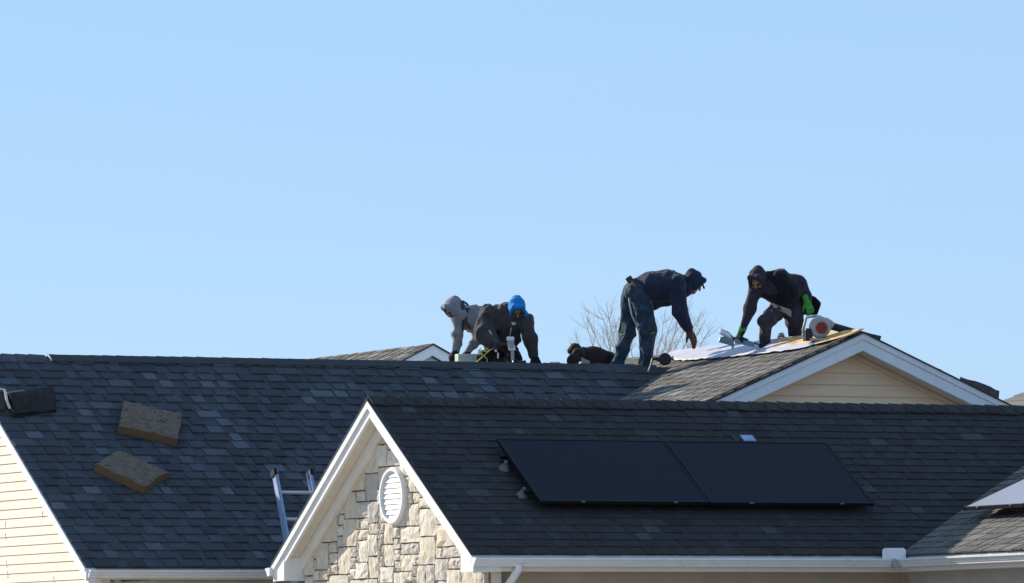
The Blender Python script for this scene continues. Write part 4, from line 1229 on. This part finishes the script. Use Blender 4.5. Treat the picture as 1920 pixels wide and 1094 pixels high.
# his yellow harness lines
sr = empty('safety_harness', w.wp(620, 960, -.2), 'pale yellow harness webbing and buckles beside the kneeling blue hooded worker', 'harness')
q = MB()
for pts in (((560, 975, -.22), (640, 905, -.24), (700, 845, -.27), (770, 805, -.29)), ((600, 870, -.2), (650, 890, -.25), (690, 930, -.24), (688, 985, -.22)), ((590, 860, -.2), (640, 830, -.24), (700, 860, -.26)), ((610, 800, -.24), (625, 850, -.25), (640, 900, -.25))):
    q.tube([w.wp(*p) for p in pts], .0058, n=6)
q.build('webbing', M['yellowrope'], sr, smooth=True)
q = MB(); q.obox(w.wp(790, 825, -.30), RT * .014, UP * .024, FW * .006); q.build('buckle', M['alu'], sr, bevel=.004)
q = MB(); q.obox(w.wp(815, 890, -.30), RT * .009, UP * .032, FW * .006); q.build('snap_hook', M['alu'], sr, bevel=.004)
q = MB(); q.obox(w.wp(838, 768, -.36), RT * .022, UP * .014, FW * .006); q.build('buckle', M['strap'], sr, bevel=.004)
q = MB(); q.obox(w.wp(605, 850, -.22), RT * .018, UP * .030, FW * .01); q.build('strap_pad', M['pale'], sr, bevel=.006)

# ---- worker in the grey hood behind him
w = Fig(800, 520, 6.077, 67.6, 890, 682)
w.limb(J, (440, 430, -.10, 118), (640, 480, .0, 135), (860, 600, .05, 135), k=.07)
w.limb(J, (440, 460, .12, 110), (640, 500, .12, 125), k=.07); w.limb(J, (440, 500, -.08, 105), (560, 540, 0, 100), k=.06)
w.limb(J, (365, 470, -.16, 85), (355, 650, -.18, 58), (330, 830, -.16, 40), k=.03)
w.limb(J, (580, 540, .10, 90), (580, 690, .08, 58), (490, 830, .0, 40), k=.03)
w.limb('vest', (470, 400, -.10, 108), (600, 460, -.03, 126), k=.06); w.limb('vest', (480, 480, -.10, 100), (600, 520, 0, 100), k=.06)
w.limb('trousers', (870, 640, .0, 130), (800, 900, -.1, 90), (900, 1000, .1, 70), k=.04); w.limb('trousers', (870, 640, .15, 130), (800, 900, .2, 90), (900, 1000, .25, 70), k=.04)
w.body_from([J, 'trousers'])
w.head(w.L(312, 372, -.16), (-.66, -.62, -.42), (-.6, .78, -.1), s=.86, beard=True, open_=(.070, .085, .085))
w.hand('glove', w.L(328, 845, -.16), (-.25, -.95, -.1), (-.4, .2, -.9), .5, s=.95)
w.hand('glove2', w.L(480, 840, 0), (-.55, -.8, -.1), (-.4, .5, -.7), .5, s=.95)
pb = w.grow('body', 'person', SKIN, None, .0105)
tag(pb, 'worker in grey hooded sweatshirt on all fours, half hidden behind the blue hooded one', 'person', 'roofing crew')
w.grow(J, 'sweatshirt', M['greyhood'], pb, .0095, .024, 9)
w.grow('trousers', 'trousers', M['blackcloth'], pb, .012, .01, 9)
w.grow('hood', 'hood', M['greyhood'], pb, .008, .009, 9)
w.grow('glove', 'glove', M['darkglove'], pb, .0055); w.grow('glove2', 'glove', M['darkglove'], pb, .0055)
band(pb, w, 'harness_strap', M['charcoal'], [(415, 270, -.20), (405, 380, -.225), (410, 500, -.21), (400, 590, -.17)], .024)
band(pb, w, 'harness_strap', M['charcoal'], [(445, 290, -.18), (480, 330, -.215), (450, 430, -.235), (450, 520, -.21), (500, 590, -.17)], .014)
q = MB(); q.obox(w.wp(475, 335, -.225), RT * .028, UP * .012, FW * .006); q.build('buckle', M['strap'], pb, bevel=.003)
q = MB(); q.obox(w.wp(372, 540, -.20), RT * .010, UP * .035, FW * .006); q.build('webbing', M['yellowrope'], pb, bevel=.003)

# ---- worker crouched low behind the ridge
w = Fig(1040, 480, 4.559, 67.35, 1105, 682)
w.limb(J, (215, 842, 0, 62), (330, 858, .02, 74), (480, 885, .02, 62), k=.05)
w.limb(J, (215, 850, .12, 50), (330, 850, .12, 54), k=.05)
w.limb(J, (195, 845, -.08, 52), (158, 890, -.12, 48), (152, 950, -.12, 40), k=.03)
w.limb('trousers', (470, 880, 0, 55), (540, 950, -.05, 48), (620, 985, .05, 42), k=.03)
w.body_from([J, 'trousers'])
w.head(w.L(168, 800, 0), (-.75, -.6, .3), (-.5, .8, .1), s=.62, beard=False, hood=False)
w.ell('hat', w.L(172, 795, 0), np.eye(3), np.array([.066, .060, .07]), .01)
w.cone('hat', w.L(135, 815, 0), .035, w.L(200, 830, 0), .04, .02)
w.hand('glove', w.L(146, 950, -.12), (-.1, -1, 0), (-.3, .1, -.9), .4, s=.8)
pb = w.grow('body', 'person', SKIN, None, .0105)
tag(pb, 'worker in brown black jacket crouched low behind the ridge, only the back and head showing', 'person', 'roofing crew')
w.grow(J, 'jacket', M['brownblack'], pb, .009, .012, 9)
w.grow('trousers', 'trousers', M['blackcloth'], pb, .0105, .01, 9)
w.grow('hat', 'knit_cap', M['brownblack'], pb, .008, .004, 10)
w.grow('glove', 'glove', M['darkglove'], pb, .0055)
ws = w

# ------------------------------------------------------------------ tools and scraps up on the ridges
# pale block by the grey hooded worker
q = MB(); a0, a1 = at(856, 683, 67.0), at(893, 684, 67.0)
q.obox((a0 + a1) / 2 + Vector((0, 0, .035)), (a1 - a0) / 2 + Vector((0, 0, .003)), Vector((0, .045, 0)), Vector((0, 0, .072)))
tag(q.build('insulation_block', M['seal'], None, bevel=.006), 'pale greenish block on the ridge under the grey hooded worker\'s hands', 'block')
# small vent on the back slope
e = empty('roof_vent', at(1040, 690, 68.2), 'low grey roof vent behind the ridge between the crouched worker and the blue hood', 'vent')
q = MB(); q.obox(at(1040, 680.5, 68.2), RT * .055, UP * .010, FW * .06); q.build('cover', M['pale'], e, bevel=.006)
q = MB(); q.obox(at(1040, 685, 68.2), RT * .045, UP * .035, FW * .05); q.build('base', M['greyplastic'], e)
# white scrap in front of the crouched worker
q = MB(); q.prism([ws.wp(*p) for p in ((225, 870, -.15), (300, 905, -.15), (290, 935, -.12), (232, 935, -.12))], FW * .01 + UP * .004); tag(q.build('wrapper_scrap', M['under'], None), 'white scrap of wrapper on the ridge under the crouched worker', 'scrap')
# black coil nailer beside the standing worker's boot
c = lambda x, y, d=66.7: at(x, y, d)
e = empty('nail_gun', c(1245, 688), 'black coil nail gun lying on the ridge beside the standing worker\'s feet', 'nail gun')
q = MB(); q.lathe(c(1247, 674, 66.66), FW, [(.050, 0), (.066, .012), (.066, .075), (.05, .088)], n=18); q.build('nail_drum', M['black'], e)
q = MB(); q.tube([c(1252, 683), c(1247, 672), c(1243, 664)], [.034, .046, .034], n=10); q.build('body', M['black'], e, smooth=True)
q = MB(); q.tube([c(1240, 676), c(1230, 673), c(1222, 674)], [.024, .019, .016], n=8); q.build('handle', M['black'], e)
q = MB(); q.tube([c(1252, 671), c(1258, 672), c(1263, 671)], [.020, .016, .022], n=8); q.build('nose', M['brass'], e)
q = MB(); q.tube([at(1223, 672, 66.7), at(1220, 684, 66.62), at(1217, 692, 66.52), at(1215, 697, 66.42)], .0075, n=6)
tag(q.build('safety_rope', M['greenrope'], None, smooth=True), 'thin pale green rope hanging over the ridge by the standing worker\'s boot', 'rope')
# nail gun under the green glove
c = lambda x, y, d=65.75: at(x, y, d)
e = empty('nail_gun', c(1380, 655), 'silver and steel blue nail gun under the green gloved hand at the cross gable', 'nail gun')
q = MB(); q.tube([c(1350, 620), c(1362, 628), c(1373, 637)], [.026, .040, .030], n=10); q.build('motor_cap', M['alu'], e, smooth=True)
q = MB(); q.obox(c(1362, 640), RT * .075 - UP * .02, UP * .030 + RT * .01, FW * .04); q.build('housing', M['teal'], e, bevel=.014)
q = MB(); q.obox(c(1396, 643), RT * .10 - UP * .022, UP * .026, FW * .035); q.build('magazine', M['teal'], e, bevel=.010)
q = MB(); q.tube([c(1372, 636), c(1390, 634), c(1402, 640)], [.020, .018, .022], n=8); q.build('handle', M['black'], e)
q = MB(); q.tube([c(1374, 646), c(1374, 656)], [.020, .013], n=8); q.build('nose', M['galv'], e)
q = MB(); q.tube([c(1402, 640), c(1418, 645), c(1440, 651), c(1455, 655)], .008, n=6); q.build('air_hose', M['black'], e)
# leaf blower on the ridge
c = lambda x, y, d=64.75: at(x, y, d)
e = empty('leaf_blower', c(1540, 640), 'white leaf blower with red round cover and black tube lying over the cross ridge', 'leaf blower')
q = MB(); q.lathe(c(1537, 614) - FW * .07, FW, [(.088, 0), (.110, .018), (.113, .09), (.095, .12)], n=28); hb = q.build('fan_housing', M['bloweshell'], e, smooth=False, bevel=.004)
q = MB(); q.lathe(c(1540, 615) - FW * .088, FW, [(.056, 0), (.060, .006), (.060, .03)], n=24); q.build('intake_cover', M['red'], e)
q = MB()
for k in range(5): q.obox(c(1540, 607 + 4 * k) - FW * .090, RT * (.05 - .007 * abs(k - 2)), UP * .003, FW * .003)
q.build('intake_slat', M['black'], e)
q = MB(); q.tube([c(1508, 640), c(1506, 618), c(1512, 596), c(1528, 593), c(1538, 594), c(1540, 603)], [.013, .015, .014, .014, .014, .015], n=8); q.build('handle', M['bloweshell'], e, smooth=True)
q = MB(); q.obox(c(1516, 628), RT * .040, UP * .065, FW * .075); q.build('engine_block', M['black'], e, bevel=.02)
q = MB(); q.obox(c(1534, 637), RT * .09, UP * .014, FW * .085); q.build('foot', M['bloweshell'], e, bevel=.01)
d0, d1 = c(1545, 604), at(1560, 612, 64.72)
q = MB(); q.tube([c(1545, 603), c(1556, 609), c(1562, 613)], [.052, .046, .042], n=14); q.build('outlet', M['bloweshell'], e, smooth=True)
q = MB(); q.tube([c(1560, 612), c(1600, 623, 64.75), c(1635, 633, 64.75)], [.040, .036, .034], n=14); q.build('blower_tube', M['black'], e, smooth=True)
q = MB(); q.tube([c(1635, 633), c(1650, 638, 64.75)], [.036, .044], n=14); q.build('nozzle', M['black'], e, smooth=True)
# torn felt on the far slope of the cross gable
top = [(1800, 707), (1815, 712), (1830, 715), (1845, 720), (1858, 726), (1866, 731), (1874, 733)]
bot = [(1800, 722), (1815, 728), (1830, 735), (1845, 742), (1858, 749), (1866, 752), (1871, 757)]
q = MB(); D_ = 66.2; r5 = random.Random(8)
n = len(top)
fr = [at(x, y + 6, D_ - .25 + r5.uniform(-.03, .03)) for x, y in bot]; tp = [at(x, y + r5.uniform(-.6, .6), D_ + r5.uniform(-.04, .04)) for x, y in top]; bk_ = [at(x, y + 14, D_ + .5) for x, y in bot]
q.add(fr + tp + bk_, [(i, i + 1, n + i + 1, n + i) for i in range(n - 1)] + [(n + i, n + i + 1, 2 * n + i + 1, 2 * n + i) for i in range(n - 1)] + [(n - 1, 3 * n - 1, 2 * n - 1), (0, n, 2 * n)] + [(i, 2 * n + i, 2 * n + i + 1, i + 1) for i in range(n - 1)])
tag(q.build('felt_scrap', M['brownfelt'], None), 'torn dark felt pile rising above the white rake at the far right', 'roofing felt')
